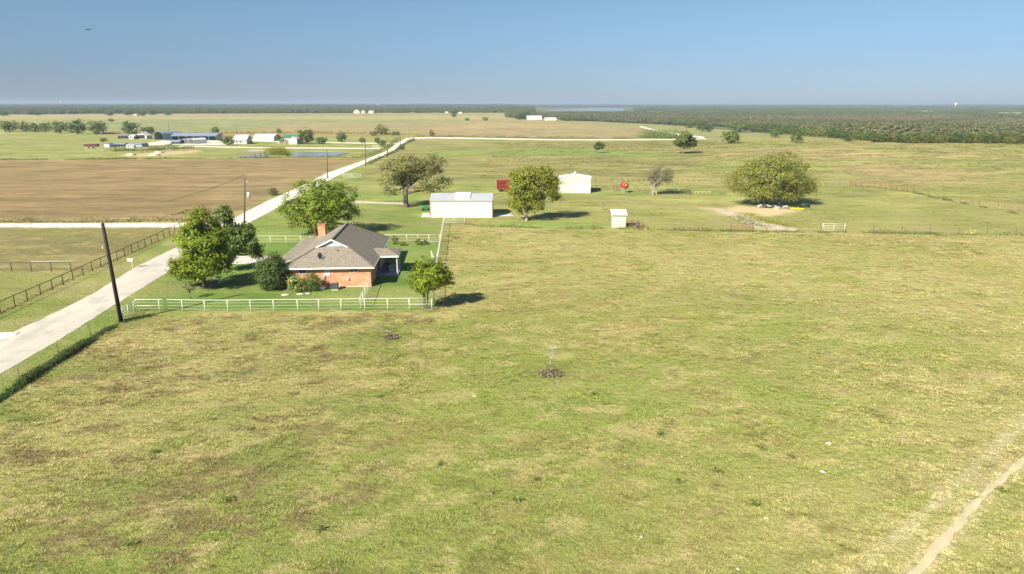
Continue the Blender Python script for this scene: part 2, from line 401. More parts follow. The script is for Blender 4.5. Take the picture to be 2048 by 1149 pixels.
BARE = [  # soft bare ground patches
 (pg((1455,418),(1500,413),(1560,415),(1595,421),(1560,430),(1520,437),(1480,430)), (.47,.37,.26), 3),
 (pg((1400,416),(1435,414),(1470,425),(1520,445),(1450,432)), (.42,.34,.22), 2.5),
 (pg((1500,450),(1545,448),(1580,460),(1530,464)), (.46,.37,.25), 2),
 (pg((235,310),(300,306),(400,300),(395,306),(310,313),(250,314)), (.42,.32,.21), 4),
]
TRACK2 = pg((1672,1165),(1708,1130),(1760,1085),(1830,1030),(1890,975),(1960,910),(2060,825),(2080,835),(1975,925),(1905,990),(1850,1040),(1790,1092),(1740,1135),(1712,1165))
MACRO = [(1650,1090,12,1),(1980,860,14,1),(450,760,12,1),(1700,560,28,1),(1250,520,22,1),(1500,1010,7,1),(60,900,8,1),(2000,600,22,1),(900,560,10,1),
 (1250,880,13,0),(760,1060,9,0),(250,1110,7,0),(1500,800,12,0),(1800,690,14,0),(1100,740,8,0),(780,680,8,0),(1000,960,9,0),(1450,620,12,0)]
TRACK1 = pg((1800,1165),(1856,1098),(1895,1055),(1958,985),(2000,950),(2065,893),(2075,905),(2016,957),(1975,992),(1915,1063),(1880,1105),(1828,1165))
def cover(x, y):
    n0 = fbm(x/26, y/20, 31, 4); n1 = fbm(x/7, y/5, 32, 3); d = np.hypot(x, y)
    # near pasture: green, straw and olive drift
    g = np.array([.225, .24, .068]); s = np.array([.355, .315, .145]); o = np.array([.215, .19, .075])
    fx = ss(.40, .66, n0+.25*(n1-.5)+.10*ss(8, 40, x)*ss(70, 45, y)-.05)
    c = g[None, :]*(1-fx[:, None])+s[None, :]*fx[:, None]
    fo = .6*ss(.5, .7, fbm(x/14, y/6, 33, 4)); c = c*(1-fo[:, None])+o*fo[:, None]
    nearm = y < 175
    for (u_, v_, rr, dry) in MACRO:
        p = G(u_, v_, 0); q = (np.exp(-((x-p.x)**2+(y-p.y)**2)/(rr*rr))*.62*(.5+n1))[:, None]
        c = c*(1-q)+(s if dry else np.array([.205, .245, .06]))*q
    # clumps: brown seed heads, pale straw, fresh green
    a_, b_ = x*.97+y*.24, y*.97-x*.24
    k1 = .65*fbm(a_/3.0, b_/1.7, 91, 5)+.35*fbm(a_/.8, b_/.5, 191, 3); k2 = .65*fbm(a_/2.6+40, b_/1.5, 92, 5)+.35*fbm(a_/.7, b_/.5, 192, 3); k3 = fbm(a_/4.5, b_/2.5+30, 93, 4); k4 = fbm(a_/16, b_/12, 94, 3)
    def mixk(c, k, lo, hi, cc, amt): q = (ss(lo, hi, k)*amt)[:, None]; return c*(1-q)+np.array(cc)*q
    c = mixk(c, k1-.04*(.5-k4)*2, .515, .62, (.275, .215, .105), .50)
    c = mixk(c, k2+.04*(k4-.5), .52, .62, (.40, .345, .18), .6)
    c = mixk(c, k3, .58, .72, (.20, .25, .055), .55)
    c = mixk(c, fbm(a_/1.6, b_/1.0, 95, 3), .66, .78, (.12, .125, .04), .5)
    # open rolling land further out
    far = ss(120, 135, y)
    h = np.array([.235, .23, .092])*np.ones_like(c)
    hn = ss(.44, .66, fbm(x/42, y/20, 34, 5)); h = h*(1-hn[:, None])+np.array([.30, .235, .13])*hn[:, None]
    hg = ss(.50, .66, fbm(x/40+9, y/14, 35, 4)); h = h*(1-.6*hg[:, None])+np.array([.21, .24, .075])*.6*hg[:, None]
    c = c*(1-far[:, None])+h*far[:, None]
    rf = (ss(400, 460, y)*ss(20, 90, x))[:, None]
    c = c*(1-rf)+np.array([.20, .21, .085])*rf
    uu = CX+x/np.maximum(y, 1)*F*CP*1.02
    wd = ((y > 250)*(uu > 1040)*(1-(y > 870)*(uu > 1700))*ss(0, 60, y-np.interp(uu, [1040, 1200, 1300, 1400, 1500, 1600, 1700, 1800, 2400], [1100, 980, 900, 760, 640, 520, 470, 450, 440])))[:, None]
    vf = ss(900, 1500, d)[:, None]
    fn = ss(.42, .58, fbm(x/420, y/700, 36, 3))[:, None]
    c = c*(1-vf)+vf*(np.array([.15, .2, .085])*(1-fn)+np.array([.27, .235, .13])*fn)
    c = c*(1-wd)+np.array([.065, .07, .03])*wd
    w = np.stack([np.where(y < 130, 1.0, .8), 0*x, .25*np.ones_like(x)], 1)
    for poly, cc, sw, ww in ZONES:
        xs = [p[0] for p in poly]; ys = [p[1] for p in poly]; pad = sw*2+4
        sel = (x > min(xs)-pad) & (x < max(xs)+pad) & (y > min(ys)-pad) & (y < max(ys)+pad)
        if not sel.any(): continue
        q = ss(-sw*.5, sw*.5, sdist(x[sel], y[sel], poly)+(fbm(x[sel]/(sw*1.5), y[sel]/(sw*1.5), 40, 3)-.5)*sw*1.6)[:, None]
        nn = (.62+.72*fbm(x[sel]/14, y[sel]/7, 41, 5))[:, None]
        st = ss(.45, .7, fbm(x[sel]/30, y[sel]/7, 42, 4))[:, None]*(.45 if ww[1] < .5 else .15)
        zc = np.array(cc)*nn*(1-st)+np.array([.31, .27, .125])*st
        c[sel] = c[sel]*(1-q)+zc*q; w[sel] = w[sel]*(1-q)+np.array(ww)*q
    lw_ = w[:, 0]*(x < -8)*(y < 330)
    for kk, lo, hi, cc, amt in ((k1, .54, .66, (.17, .135, .065), .8), (k2, .56, .68, (.36, .30, .15), .6), (k3, .56, .7, (.17, .20, .06), .5)):
        q = (ss(lo, hi, kk)*amt*lw_)[:, None]; c = c*(1-q)+np.array(cc)*q
    st1 = fbm(x/9, y/3.2, 96, 4); st2 = fbm(x/3.5, y/1.6, 97, 3); near = ss(900, 300, d)
    far1 = ss(100, 150, y)
    c = c*(1+(.85*(st1-.5)+.55*(st2-.5)*near)*far1)[:, None]
    sy = (ss(.55, .72, fbm(x/13+7, y/4.5, 98, 4))*.42*far1*(1-w[:, 1]))[:, None]; c = c*(1-sy)+np.array([.33, .28, .125])*sy
    sg = (ss(.56, .70, fbm(x/17+3, y/6, 99, 4))*.5*far1*(1-w[:, 1])*near)[:, None]; c = c*(1-sg)+np.array([.16, .185, .055])*sg
    gfu = CX+x/np.maximum(y, 1)*F*CP*1.02
    gq = ((y > 600)*ss(-1, 1, (gfu-1700-90*(2400-y)/1500*-1*0)/25)*ss(800, 850, y)*ss(2500, 2300, y))[:, None]*(x > 0)[:, None]
    gn = ss(.45, .6, fbm(x/300, y/120, 88, 3))[:, None]
    c = c*(1-gq)+(np.array([.125, .19, .075])*(1-gn)+np.array([.19, .20, .10])*gn)*gq
    for poly, cc, sw in BARE:
        q = ss(-.5*sw, .5*sw, sdist(x, y, poly)+(fbm(x/2.5, y/2.5, 50, 3)-.5)*sw*1.8)[:, None]*.93
        c = c*(1-q)+np.array(cc)*q; w = w*(1-q)
    q = (ss(-.9, .1, sdist(x, y, TRACK1)+(fbm(x/.9, y/.9, 52, 3)-.5)*1.0)*.92)[:, None]; c = c*(1-q)+np.array([.42, .365, .22])*q
    q = (ss(-.35, .35, sdist(x, y, TRACK2)+(fbm(x/.9, y/.9, 51, 3)-.5)*1.1)*.95)[:, None]
    c = c*(1-q)+np.array([.44, .385, .25])*q
    # bare rings about the sprinklers, wetter green around
    for (u, v, r) in ((1100, 747, 4.2), (775, 672, 3.4)):
        p = G(u, v, 0); dd = np.hypot(x-p.x, y-p.y)+(n1-.5)*2.0
        q = (ss(r, r*.4, dd)*.6)[:, None]; c = c*(1-q)+np.array([.15, .17, .045])*q
    c = c*np.array([1.13, 1.11, .92]); return np.clip(c, .01, .9), np.clip(w, 0, 1)

# ------------------------------------------------------------------ ground
def make_ground():
    ang = np.concatenate([np.linspace(-180, -52, 40, endpoint=False), np.linspace(-52, 52, 500, endpoint=False), np.linspace(52, 180, 40)])
    rad = np.concatenate([[2.0, 8.0], np.geomspace(16, 17000, 1000)])
    A, Rr = np.meshgrid(np.radians(ang), rad)
    x = (np.sin(A)*Rr).ravel(); y = (np.cos(A)*Rr).ravel()
    z = np.concatenate([Zf(x[i:i+60000], y[i:i+60000]) for i in range(0, len(x), 60000)])
    c, w = cover(x, y)
    V = np.stack([x, y, z], 1); na = len(ang); nr = len(rad)
    i, j = np.meshgrid(np.arange(nr-1), np.arange(na-1), indexing='ij')
    a = (i*na+j).ravel(); Fq = np.stack([a, a+1, a+na+1, a+na], 1)[:, ::-1]
    o = fast('ground', V, Fq, GROUNDM, smooth=True)
    for nm, dat in (('cover', c), ('kindw', w)):
        at = o.data.attributes.new(nm, 'FLOAT_COLOR', 'POINT')
        at.data.foreach_set('color', np.concatenate([dat, np.ones((len(dat), 1))], 1).astype(np.float32).ravel())
    tag(o, kind='structure')
make_ground()

def resample(pts, n):
    P = np.array([tuple(p[:2]) for p in pts]); d = np.r_[0, np.cumsum(np.hypot(*np.diff(P, axis=0).T))]
    t = np.linspace(0, d[-1], n); return np.stack([np.interp(t, d, P[:, 0]), np.interp(t, d, P[:, 1])], 1)
def ribbon(name, Lp, Rp, mat, zoff=.03, jit=.15, step=1.0, px=True, kind='structure', across=6):
    if px: Lp = [G(*p, 0) for p in Lp]; Rp = [G(*p, 0) for p in Rp]
    ln = sum((Vector(Lp[i+1][:2])-Vector(Lp[i][:2])).length for i in range(len(Lp)-1))
    n = int(min(1500, max(6, ln/step)))
    L = resample(Lp, n); Q = resample(Rp, n)
    for it in range(max(1, int(3/step))):   # soften corners
        for a in (L, Q): a[1:-1] = .25*a[:-2]+.5*a[1:-1]+.25*a[2:]
    wv = Q-L; t = np.arange(n)*step
    e0 = (fbm(t/1.2, t*0+3, 60, 3)-.5)*jit*2.5; e1 = (fbm(t/1.2, t*0+9, 61, 3)-.5)*jit*2.5
    un = wv/np.maximum(np.hypot(*wv.T)[:, None], .01)
    L = L+un*e0[:, None]; Q = Q+un*e1[:, None]
    V = []
    for k in range(across+1):
        f = k/across; P = L*(1-f)+Q*f; d = np.hypot(P[:, 0], P[:, 1])
        V.append(np.c_[P, Zf(P[:, 0], P[:, 1])+zoff*(1+d/150)*(1 if 0 < k < across else .35)])
    V = np.stack(V, 1).reshape(-1, 3); W = across+1
    i, j = np.meshgrid(np.arange(n-1), np.arange(across), indexing='ij'); a = (i*W+j).ravel()
    o = fast(name, V, np.stack([a, a+1, a+W+1, a+W], 1), mat, smooth=True)
    if kind: tag(o, kind=kind)
    return o
RL_ = [(-300,835),(16,668),(61,650),(118,622),(195,583),(265,538),(358.5,492),(480,431),(532,404),(600,374),(652,348),(730.5,321),(775,303),(795,287),(812,277.5)]
RR_ = [(-300,930),(0,748.5),(104,689),(240,604),(343,541),(493,449),(569,409),(626,379),(676,352),(733,327),(757,317),(788,303),(806,288),(822,279.6)]
ribbon('road', RL_[:7]+[(420,460)], RR_[:5]+[(415,500)], ROADM, .04, .32, .7)
ribbon('road', [(410,465)]+RL_[7:], [(404,506)]+RR_[5:], ROADW, .05, .2, 1.0)
ribbon('road', [(812,276.8),(860,275.2),(960,277),(1100,280),(1355,282.6),(1412,280.5)], [(819,279.5),(860,277.4),(960,279),(1100,282),(1355,284.6),(1414,283)], CALICHE, .08, .4, 3)
ribbon('road', [(1279,246.6),(1325,256.5),(1358,266),(1405,280)], [(1283,246.6),(1333,256.5),(1368,266),(1416,280.4)], CALICHE, .2, .4, 4)
ribbon('dirt_road', [(-1500,448),(0,447.5),(398,446.5)], [(-1500,456),(0,455.5),(378,455.5)], CALICHE, .04, .25, 1)
ribbon('farm_track', [(360,292.5),(520,295.5),(770,297.5)], [(360,294),(520,297),(766,299.4)], CALICHE, .06, .3, 3)
ribbon('driveway', [(640,285),(700,286),(800,288)], [(640,286.6),(700,287.4),(790,289.5)], CALICHE, .06, .3, 3)
ribbon('driveway', [(430,275),(560,284)], [(430,277),(560,285.5)], CALICHE, .05, .3, 3)
ribbon('gravel_yard', [(290,287),(330,281),(430,281.5),(462,285)], [(298,292),(350,290),(400,291.5),(455,290.5)], YARDM, .05, 1.0, 3)
ribbon('driveway', [(340,521),(464,513),(548,512)], [(322,538),(464,529),(548,528)], CONC, .05, .05, 1)
ribbon('path', [(1801,1165),(1857,1098),(1896,1055),(1959,985),(2001,950),(2065,894)], [(1826,1165),(1879,1105),(1914,1062),(1974,991),(2015,957),(2075,904)], PATHM, .03, .13, .25, across=4)
ribbon('path', [(1440,417),(1475,429),(1530,447),(1600,460)], [(1425,420),(1462,434),(1505,455),(1590,464)], DIRTM, .05, .9, .8)
ribbon('path', [(690,402),(760,404.5),(812,407)], [(690,406),(760,408.5),(812,410)], DIRTM, .05, .3, 1)
ribbon('concrete_pad', [(845,427),(858,427)], [(842,435.5),(861,435.5)], CONC, .05, .02, .5)
ribbon('concrete_pad', [(986,428),(1024,428)], [(986,434),(1028,433)], CONC, .05, .02, .5)
ribbon('gravel_apron', [(-60,668),(0,666),(40,665)], [(-60,690),(0,679),(30,672)], CALICHE, .07, .1, .5)
def sheet(name, poly, z, mat):
    o = MB().poly([(a, b, z) for a, b in poly]).build(name, mat); tag(o, kind='structure')
def grow(P, f):
    cx_ = sum(p[0] for p in P)/len(P); cy_ = sum(p[1] for p in P)/len(P); return [(cx_+(a-cx_)*f, cy_+(b-cy_)*f) for a, b in P]
sheet('pond', grow(POND, 1.05), -.06, WATER)
sheet('lake', [((a[0]-1100*0)*1.0, a[1]) for a in LAKE], -7.5, WATER)
sheet('pond', POND2, .12, WATER)

# ------------------------------------------------------------------ leaves and trees
def leafquads(C, Nn, size, rg):
    n = len(C); nn = Nn+rg.normal(0, .45, (n, 3)); nn /= np.linalg.norm(nn, axis=1)[:, None]+1e-6
    t = np.cross(nn, rg.normal(0, 1, (n, 3))); t /= np.linalg.norm(t, axis=1)[:, None]+1e-6
    b = np.cross(nn, t); s = size*rg.uniform(.6, 1.35, (n, 1)); asp = rg.uniform(.5, .85, (n, 1))
    fold = nn*s*rg.uniform(-.15, .25, (n, 1))
    V = np.stack([C-t*s*.5, C+b*s*asp*.5+fold, C+t*s*.5, C-b*s*asp*.5+fold], 1).reshape(-1, 3)
    return V, np.arange(4*n).reshape(-1, 4)
def crown_pts(lobes, ncl, per, cr, rg, inner=.5, outb=.9):
    lo = np.array(lobes, float); vol = (lo[:, 3]*lo[:, 4]*lo[:, 5])**.67; p = vol/vol.sum()
    k = rg.choice(len(lo), ncl, p=p); d = rg.normal(0, 1, (ncl, 3)); d /= np.linalg.norm(d, axis=1)[:, None]
    r = inner+(1-inner)*rg.random(ncl)**.6
    cc = lo[k, :3]+d*lo[k, 3:6]*r[:, None]
    cen = (lo[:, :3]*vol[:, None]).sum(0)/vol.sum()
    off = rg.normal(0, 1, (ncl, per, 3)); off *= (np.array([1, 1, .65])*cr*rg.uniform(.5, 1.15, (ncl, 1, 1)))
    P = (cc[:, None, :]+off).reshape(-1, 3)
    out = P-cen; out /= np.linalg.norm(out, axis=1)[:, None]+1e-6
    loc = off.reshape(-1, 3); loc = loc/(np.linalg.norm(loc, axis=1)[:, None]+1e-6)
    nrm = out*outb+loc*.55+np.array([0, 0, .35])
    return cc, P, nrm
def lobes_in(w, d, z0, z1, n, rg, x0=0, flat=False):
    """split an ellipsoid crown into uneven lobes"""
    cz = (z0+z1)/2; rx, ry, rz = w/2, d/2, (z1-z0)/2
    L = [(x0, 0, cz, rx*.62, ry*.62, rz*.66)]
    for i in range(n):
        a = 2*math.pi*i/n+rg.uniform(-.4, .4); e = rg.uniform(-.55, .8)
        q = rg.uniform(.30, .46); ce = math.cos(e)
        L.append((x0+math.cos(a)*ce*rx*(1-q), math.sin(a)*ce*ry*(1-q), cz+math.sin(e)*rz*(1-q*.8), rx*q, ry*q, rz*q*1.05))
    L.append((x0+rg.uniform(-.2, .2)*rx, 0, z1-rz*.42, rx*.42, ry*.42, rz*.42))
    # sides reach
    L.append((x0-rx*.66, 0, cz-rz*.1, rx*.34, ry*.4, rz*.42)); L.append((x0+rx*.66, 0, cz-rz*.15, rx*.34, ry*.4, rz*.42))
    return L
def woods_mesh(mb, H0, zb, lobes, clumps, rt, rg, forks=1, spread=.5, ntw=26):
    """tapered trunk with limbs reaching lobes and twigs reaching clumps"""
    bases = [(0, 0)] if forks == 1 else [(math.cos(i*2.4)*spread, math.sin(i*2.4)*spread*.6) for i in range(forks)]
    for bx, by in bases:
        top = Vector((bx*1.6, by*1.6, zb+(H0-zb)*.28))
        pts = [Vector((bx, by, -.15)), Vector((bx*1.05+rg.uniform(-.06, .06)*rt*6, by, zb*.5)), top]
        mb.tube([pts[0], pts[0]+Vector((0, 0, .35)), pts[1], pts[2]], [rt*1.5, rt*1.1, rt*.95, rt*.75], 9)
        for lb in lobes:
            c = Vector(lb[:3]); st = pts[1].lerp(top, rg.uniform(.35, 1))
            mid = st.lerp(c, .5)+Vector((rg.uniform(-.1, .1), rg.uniform(-.1, .1), -.06))*(c-st).length
            mb.tube([st, mid, c], [rt*.55, rt*.36, rt*.12], 6, False)
    idx = rg.choice(len(clumps), min(ntw, len(clumps)), False)
    for i in idx:
        c = Vector(clumps[i]); lb = min(lobes, key=lambda l: (Vector(l[:3])-c).length); s0 = Vector(lb[:3])
        mb.tube([s0, s0.lerp(c, .55)+Vector((0, 0, -.1)), c], [rt*.16, rt*.1, rt*.03], 4, False)
LM = {
 'bright': leafmat('leaves_bright', (.185, .24, .014), (.27, .27, .03), .15),
 'lime': leafmat('leaves_lime', (.215, .235, .015), (.30, .27, .04), .15),
 'olive': leafmat('leaves_olive', (.20, .195, .055), (.28, .22, .09), .35),
 'live': leafmat('leaves_live', (.215, .225, .04), (.28, .24, .07), .25),
 'dark': leafmat('leaves_dark', (.085, .13, .028), (.12, .13, .04), .1),
 'dull': leafmat('leaves_dull', (.125, .16, .03), (.2, .16, .06), .2),
 'shrub': leafmat('leaves_shrub', (.135, .185, .035), (.25, .2, .08), .1),
 'hedge': leafmat('leaves_vine', (.05, .085, .02), (.2, .15, .07), .2),
 'brush': leafmat('leaves_brush', (.21, .19, .10), (.15, .19, .04), .5),
 'weed': leafmat('leaves_weed', (.15, .17, .05), (.30, .24, .1), .4),
 'straw': leafmat('leaves_straw', (.34, .28, .12), (.36, .28, .14), .3),
 'pale': leafmat('blossom', (.66, .66, .22), (.6, .55, .2), .1, trans=.15),
 'reed': leafmat('leaves_reed', (.20, .25, .08), (.34, .3, .13), .3),
 'woods': leafmat('leaves_woods', (.1, .1, .1), inst=True, trans=.2),
 'grass': leafmat('grass_blades', (.1, .1, .1), inst=True, trans=.3),
}
def tree(name, label, base, xr, yr, leaf='bright', ncl=190, per=34, ls=.26, cr=None, bark=BARK, rt=.22, forks=1, lobes=None, cat='tree',
         nl=8, seed=1, dep=1.0, ntw=30, inner=.5, group=None, spread=.5, outb=.9):
    rg = np.random.default_rng(seed); B = G(*base); Y = B.y
    x0 = XX(xr[0], (yr[0]+yr[1])/2, Y)-B.x; x1 = XX(xr[1], (yr[0]+yr[1])/2, Y)-B.x
    zt = HT(yr[0], Y)-B.z; zb = max(.2, HT(yr[1], Y)-B.z); w = x1-x0
    t = thing(name, label, cat, B, 0, group)
    cx = (x0+x1)/2
    if lobes is None: lb = lobes_in(w, w*dep, zb, zt, nl, rg, cx)
    else:   # lobes as fractions of the crown box
        lb = [(x0+a*w, yy*w, zb+b*(zt-zb), rx*w, ryy*w, rz*(zt-zb)) for a, yy, b, rx, ryy, rz in lobes]
    cr = cr or w*.048
    cc, P, nr = crown_pts(lb, ncl, per, cr, rg, inner, outb)
    P[:, 2] = np.maximum(P[:, 2], .15)
    V, Fq = leafquads(P, nr, ls, rg); fast('crown', V, Fq, LM[leaf], t)
    mb = MB(); woods_mesh(mb, zt, zb, lb, cc, rt, rg, forks, spread, ntw); mb.build('trunk', bark, t, True)
    return t
def bush(name, label, base, xr, yr, leaf='shrub', n=3600, ls=.14, seed=1, dep=.9, blossoms=None, cat='bush', nl=7, lump=.08, group=None):
    rg = np.random.default_rng(seed); B = G(*base); Y = B.y
    x0 = XX(xr[0], (yr[0]+yr[1])/2, Y)-B.x; x1 = XX(xr[1], (yr[0]+yr[1])/2, Y)-B.x; w = x1-x0
    zt = HT(yr[0], Y)-B.z; t = thing(name, label, cat, B, 0, group)
    lb = lobes_in(w, w*dep, 0.02, zt, nl, rg, (x0+x1)/2); mx_ = (x0+x1)/2; lb += [(mx_, 0, zt*.48, w*.46, w*dep*.45, zt*.47)]*2+[(mx_, 0, zt*.25, w*.46, w*dep*.45, zt*.27)]*2
    cc, P, nr = crown_pts(lb, n//20, 20, w*lump, rg, .6); P[:, 2] = np.abs(P[:, 2])
    V, Fq = leafquads(P, nr, ls, rg); fast('foliage', V, Fq, LM[leaf], t)
    if blossoms:
        k = rg.choice(len(P), blossoms); Q = P[k]+nr[k]*.08; V, Fq = leafquads(Q, nr[k], ls*.8, rg); fast('blossom', V, Fq, LM['pale'], t)
    mb = MB()
    for i in range(6):
        c = Vector(cc[rg.integers(len(cc))]); mb.tube([((x0+x1)/2*.6+rg.uniform(-.1, .1), 0, 0), c*.5, c], [.05, .035, .01], 5, False)
    mb.build('stem', BARK, t)
    return t
exec_far = []
# hero trees
tree('maple_tree', 'bushy bright green tree beside the road bend, nearest the tall black pole', (410,577), (338,468), (424,556), 'bright', 380, 54, .29, rt=.24, seed=3, cr=.42, nl=9,
     lobes=[(.52,0,.78,.24,.25,.24),(.52,0,.45,.36,.34,.3),(.22,0,.18,.24,.22,.2),(.72,0,.25,.24,.25,.22),(.5,-.15,.2,.28,.25,.2),(.35,.1,.6,.22,.25,.22),(.70,.1,.6,.18,.2,.2),(.5,.1,.93,.12,.12,.1),(.1,0,.1,.12,.14,.1),(.44,.25,.35,.3,.2,.25)])
tree('elm_tree', 'darker green tree right behind the bushy bright one, shading the driveway', (457,541), (420,518), (411,522), 'shrub', 280, 46, .26, rt=.3, seed=5,
     lobes=[(.28,.05,.84,.17,.18,.16),(.32,.1,.62,.2,.22,.16),(.5,0,.38,.34,.34,.24),(.8,0,.3,.22,.24,.2),(.68,.1,.52,.22,.24,.16),(.92,0,.14,.12,.14,.1),(.3,-.05,.2,.26,.28,.2)])
tree('pecan_tree', 'large bright green tree rising behind the brick house chimney', (634,470), (562,722), (354,462), 'bright', 360, 48, .30, rt=.36, seed=8, cr=.5, outb=1.1, forks=2, spread=.35,
     lobes=[(.30,0,.82,.13,.15,.14),(.52,0,.72,.26,.28,.25),(.62,.05,.88,.14,.14,.12),(.80,0,.68,.17,.2,.2),(.17,0,.38,.19,.22,.2),(.42,0,.42,.28,.3,.25),(.68,0,.42,.24,.26,.24),(.3,-.1,.2,.2,.2,.18),(.55,-.1,.2,.22,.2,.2),(.90,0,.1,.11,.12,.13),(.84,.1,.3,.12,.14,.12),(.14,0,.6,.1,.12,.1)])
tree('oak_tree', 'broad olive oak with open spreading limbs left of the long white shed', (812,415), (752,905), (308,388), 'olive', 330, 34, .34, rt=.55, seed=12, ntw=90, bark=BARK, inner=.55, cr=.7,
     lobes=[(.24,0,.62,.20,.22,.26),(.45,0,.74,.22,.26,.22),(.68,0,.55,.2,.22,.22),(.76,0,.80,.13,.15,.18),(.88,0,.28,.13,.16,.15),(.14,0,.3,.13,.15,.18),(.36,.1,.42,.16,.18,.2),(.70,-.1,.2,.18,.15,.1),(.2,-.1,.1,.1,.1,.1),(.6,.15,.6,.2,.2,.2)])
tree('shade_tree', 'round leafy tree with a pale trunk between the white shed and the white barn', (1053,442), (1014,1124), (327,428), 'lime', 280, 44, .34, rt=.3, seed=15, bark=BARKP,
     lobes=[(.38,0,.82,.24,.25,.17),(.60,0,.62,.28,.3,.24),(.84,0,.6,.15,.18,.14),(.72,0,.86,.13,.14,.1),(.26,0,.50,.24,.26,.26),(.24,0,.2,.2,.22,.18),(.5,0,.22,.22,.24,.16),(.88,.0,.38,.1,.12,.14),(.5,.1,.42,.26,.26,.2),(.15,0,.7,.12,.14,.12)])
tree('brushy_tree', 'half bare grey branched tree among rusty pipe racks', (1306,390), (1287,1349), (327,380), 'brush', 230, 28, .17, rt=.15, seed=18, ntw=160, bark=BARKP, forks=3, inner=.3)
tree('live_oak', 'very wide dome shaped oak shading a heap of junk', (1526,412), (1452,1637), (306,402), 'live', 580, 42, .31, rt=.42, seed=21, forks=3, spread=.7, ntw=60, cr=.75,
     lobes=[(.60,0,.84,.19,.22,.16),(.40,0,.72,.20,.24,.2),(.76,0,.62,.15,.2,.2),(.23,0,.52,.16,.2,.18),(.10,0,.36,.10,.15,.15),(.26,-.05,.30,.17,.2,.13),(.5,-.1,.5,.26,.25,.25),(.80,0,.36,.16,.2,.15),(.93,0,.26,.075,.12,.13),(.46,-.1,.16,.18,.18,.12),(.70,-.05,.22,.16,.2,.12),(.57,.15,.5,.3,.25,.3),(.34,-.05,.20,.16,.2,.12),(.66,-.05,.17,.18,.2,.11),(.84,0,.26,.12,.16,.12)])
tree('yard_tree', 'round bright green tree standing at the yard corner of the white fence', (851,617), (816,906), (513,594), 'bright', 260, 46, .19, rt=.09, seed=24, forks=3, spread=.22, nl=8)
tree('sapling', 'thin sparse young tree just inside the white fence', (381,598), (362,394), (556,590), 'weed', 34, 12, .13, rt=.05, seed=27, ntw=26)
tree('field_tree', 'half bare round tree standing alone where the far road meets the lane', (1366,308), (1347,1394), (261,304), 'dull', 190, 20, .55, rt=.15, seed=30, ntw=60, bark=BARKP)
tree('field_tree', 'small lone tree in the open olive field this side of the far road', (1192,307), (1186,1211), (281,304), 'dull', 90, 18, .45, rt=.12, seed=31, ntw=20)
# shrubs round the house
bush('evergreen_bush', 'big dark rounded evergreen bush at the front left corner of the house', (546,578), (510,578), (506,578), 'dark', 15000, .18, 41, nl=9, lump=.07)
bush('flowering_shrub', 'shrub with pale yellow blossoms against the brick wall', (590,584), (574,612), (548,584), 'shrub', 3400, .13, 42, blossoms=900)
bush('wall_shrub', 'green shrub between the flowering one and the white box', (622,582), (606,642), (545,582), 'shrub', 3800, .13, 43)
bush('garden_bush', 'low green bush behind the house by the back fence', (842,490), (828,858), (478,490), 'dull', 900, .14, 44)
bush('garden_bush', 'small leafy clump nearest the back corner of the house', (806,492), (797,815), (482,492), 'lime', 500, .12, 45)
bush('garden_bush', 'dry brownish bush against the back end of the house', (789,489), (781,798), (470,489), 'weed', 600, .14, 46)
bush('roadside_bush', 'lone yellowish bush between the road and the ploughed field', (545,391), (534,556), (375,391), 'weed', 900, .24, 47)

# ------------------------------------------------------------------ prototype far trees (unit size)
def proto(seed, n=110, per=15, ls=.065, w=1.0):
    rg = np.random.default_rng(seed)
    lb = lobes_in(w, w, .06, 1.0, 7, rg)+[(0, 0, .5, .42, .42, .42)]*2+[(0, 0, .30, .42, .42, .25)]*2; cc, P, nr = crown_pts(lb, n, per, .055, rg, .55)
    P[:, 2] = np.clip(P[:, 2], .02, 1.1)
    return lb, cc, leafquads(P, nr, ls, rg)
FP = []
for sd in range(6):
    lb, cc, (V, Fq) = proto(100+sd); rg = np.random.default_rng(sd)
    mb = MB(); woods_mesh(mb, 1.0, .2, lb[:4], cc, .03, rg, 1, .1, 6)
    FP.append((V, Fq, mb))
FPM = {}
def far_tree(label, base, xr, yt, leaf='dull', name='tree', cat='tree', group=None, seed=0):
    B = G(*base); w = (xr[1]-xr[0])*B.y/ray(0, base[1])[1]; h = HT(yt, B.y)-B.z
    cx = XX((xr[0]+xr[1])/2, base[1], B.y)
    k = (seed, leaf)
    if k not in FPM:
        V, Fq, mb = FP[seed % 6]
        c = fast('crown', V, Fq, LM[leaf]); tr = mb.build('trunk', BARK, None, True); FPM[k] = (c.data, tr.data)
        bpy.data.objects.remove(c); bpy.data.objects.remove(tr)
    t = thing(name, label, cat, (cx, B.y, B.z), random.uniform(-.6, .6), group)
    t.scale = (w*1.02, w*1.02, h*1.0)
    for nm, me in zip(('crown', 'trunk'), FPM[k]):
        o = bpy.data.objects.new(nm, me); col.objects.link(o); o.parent = t
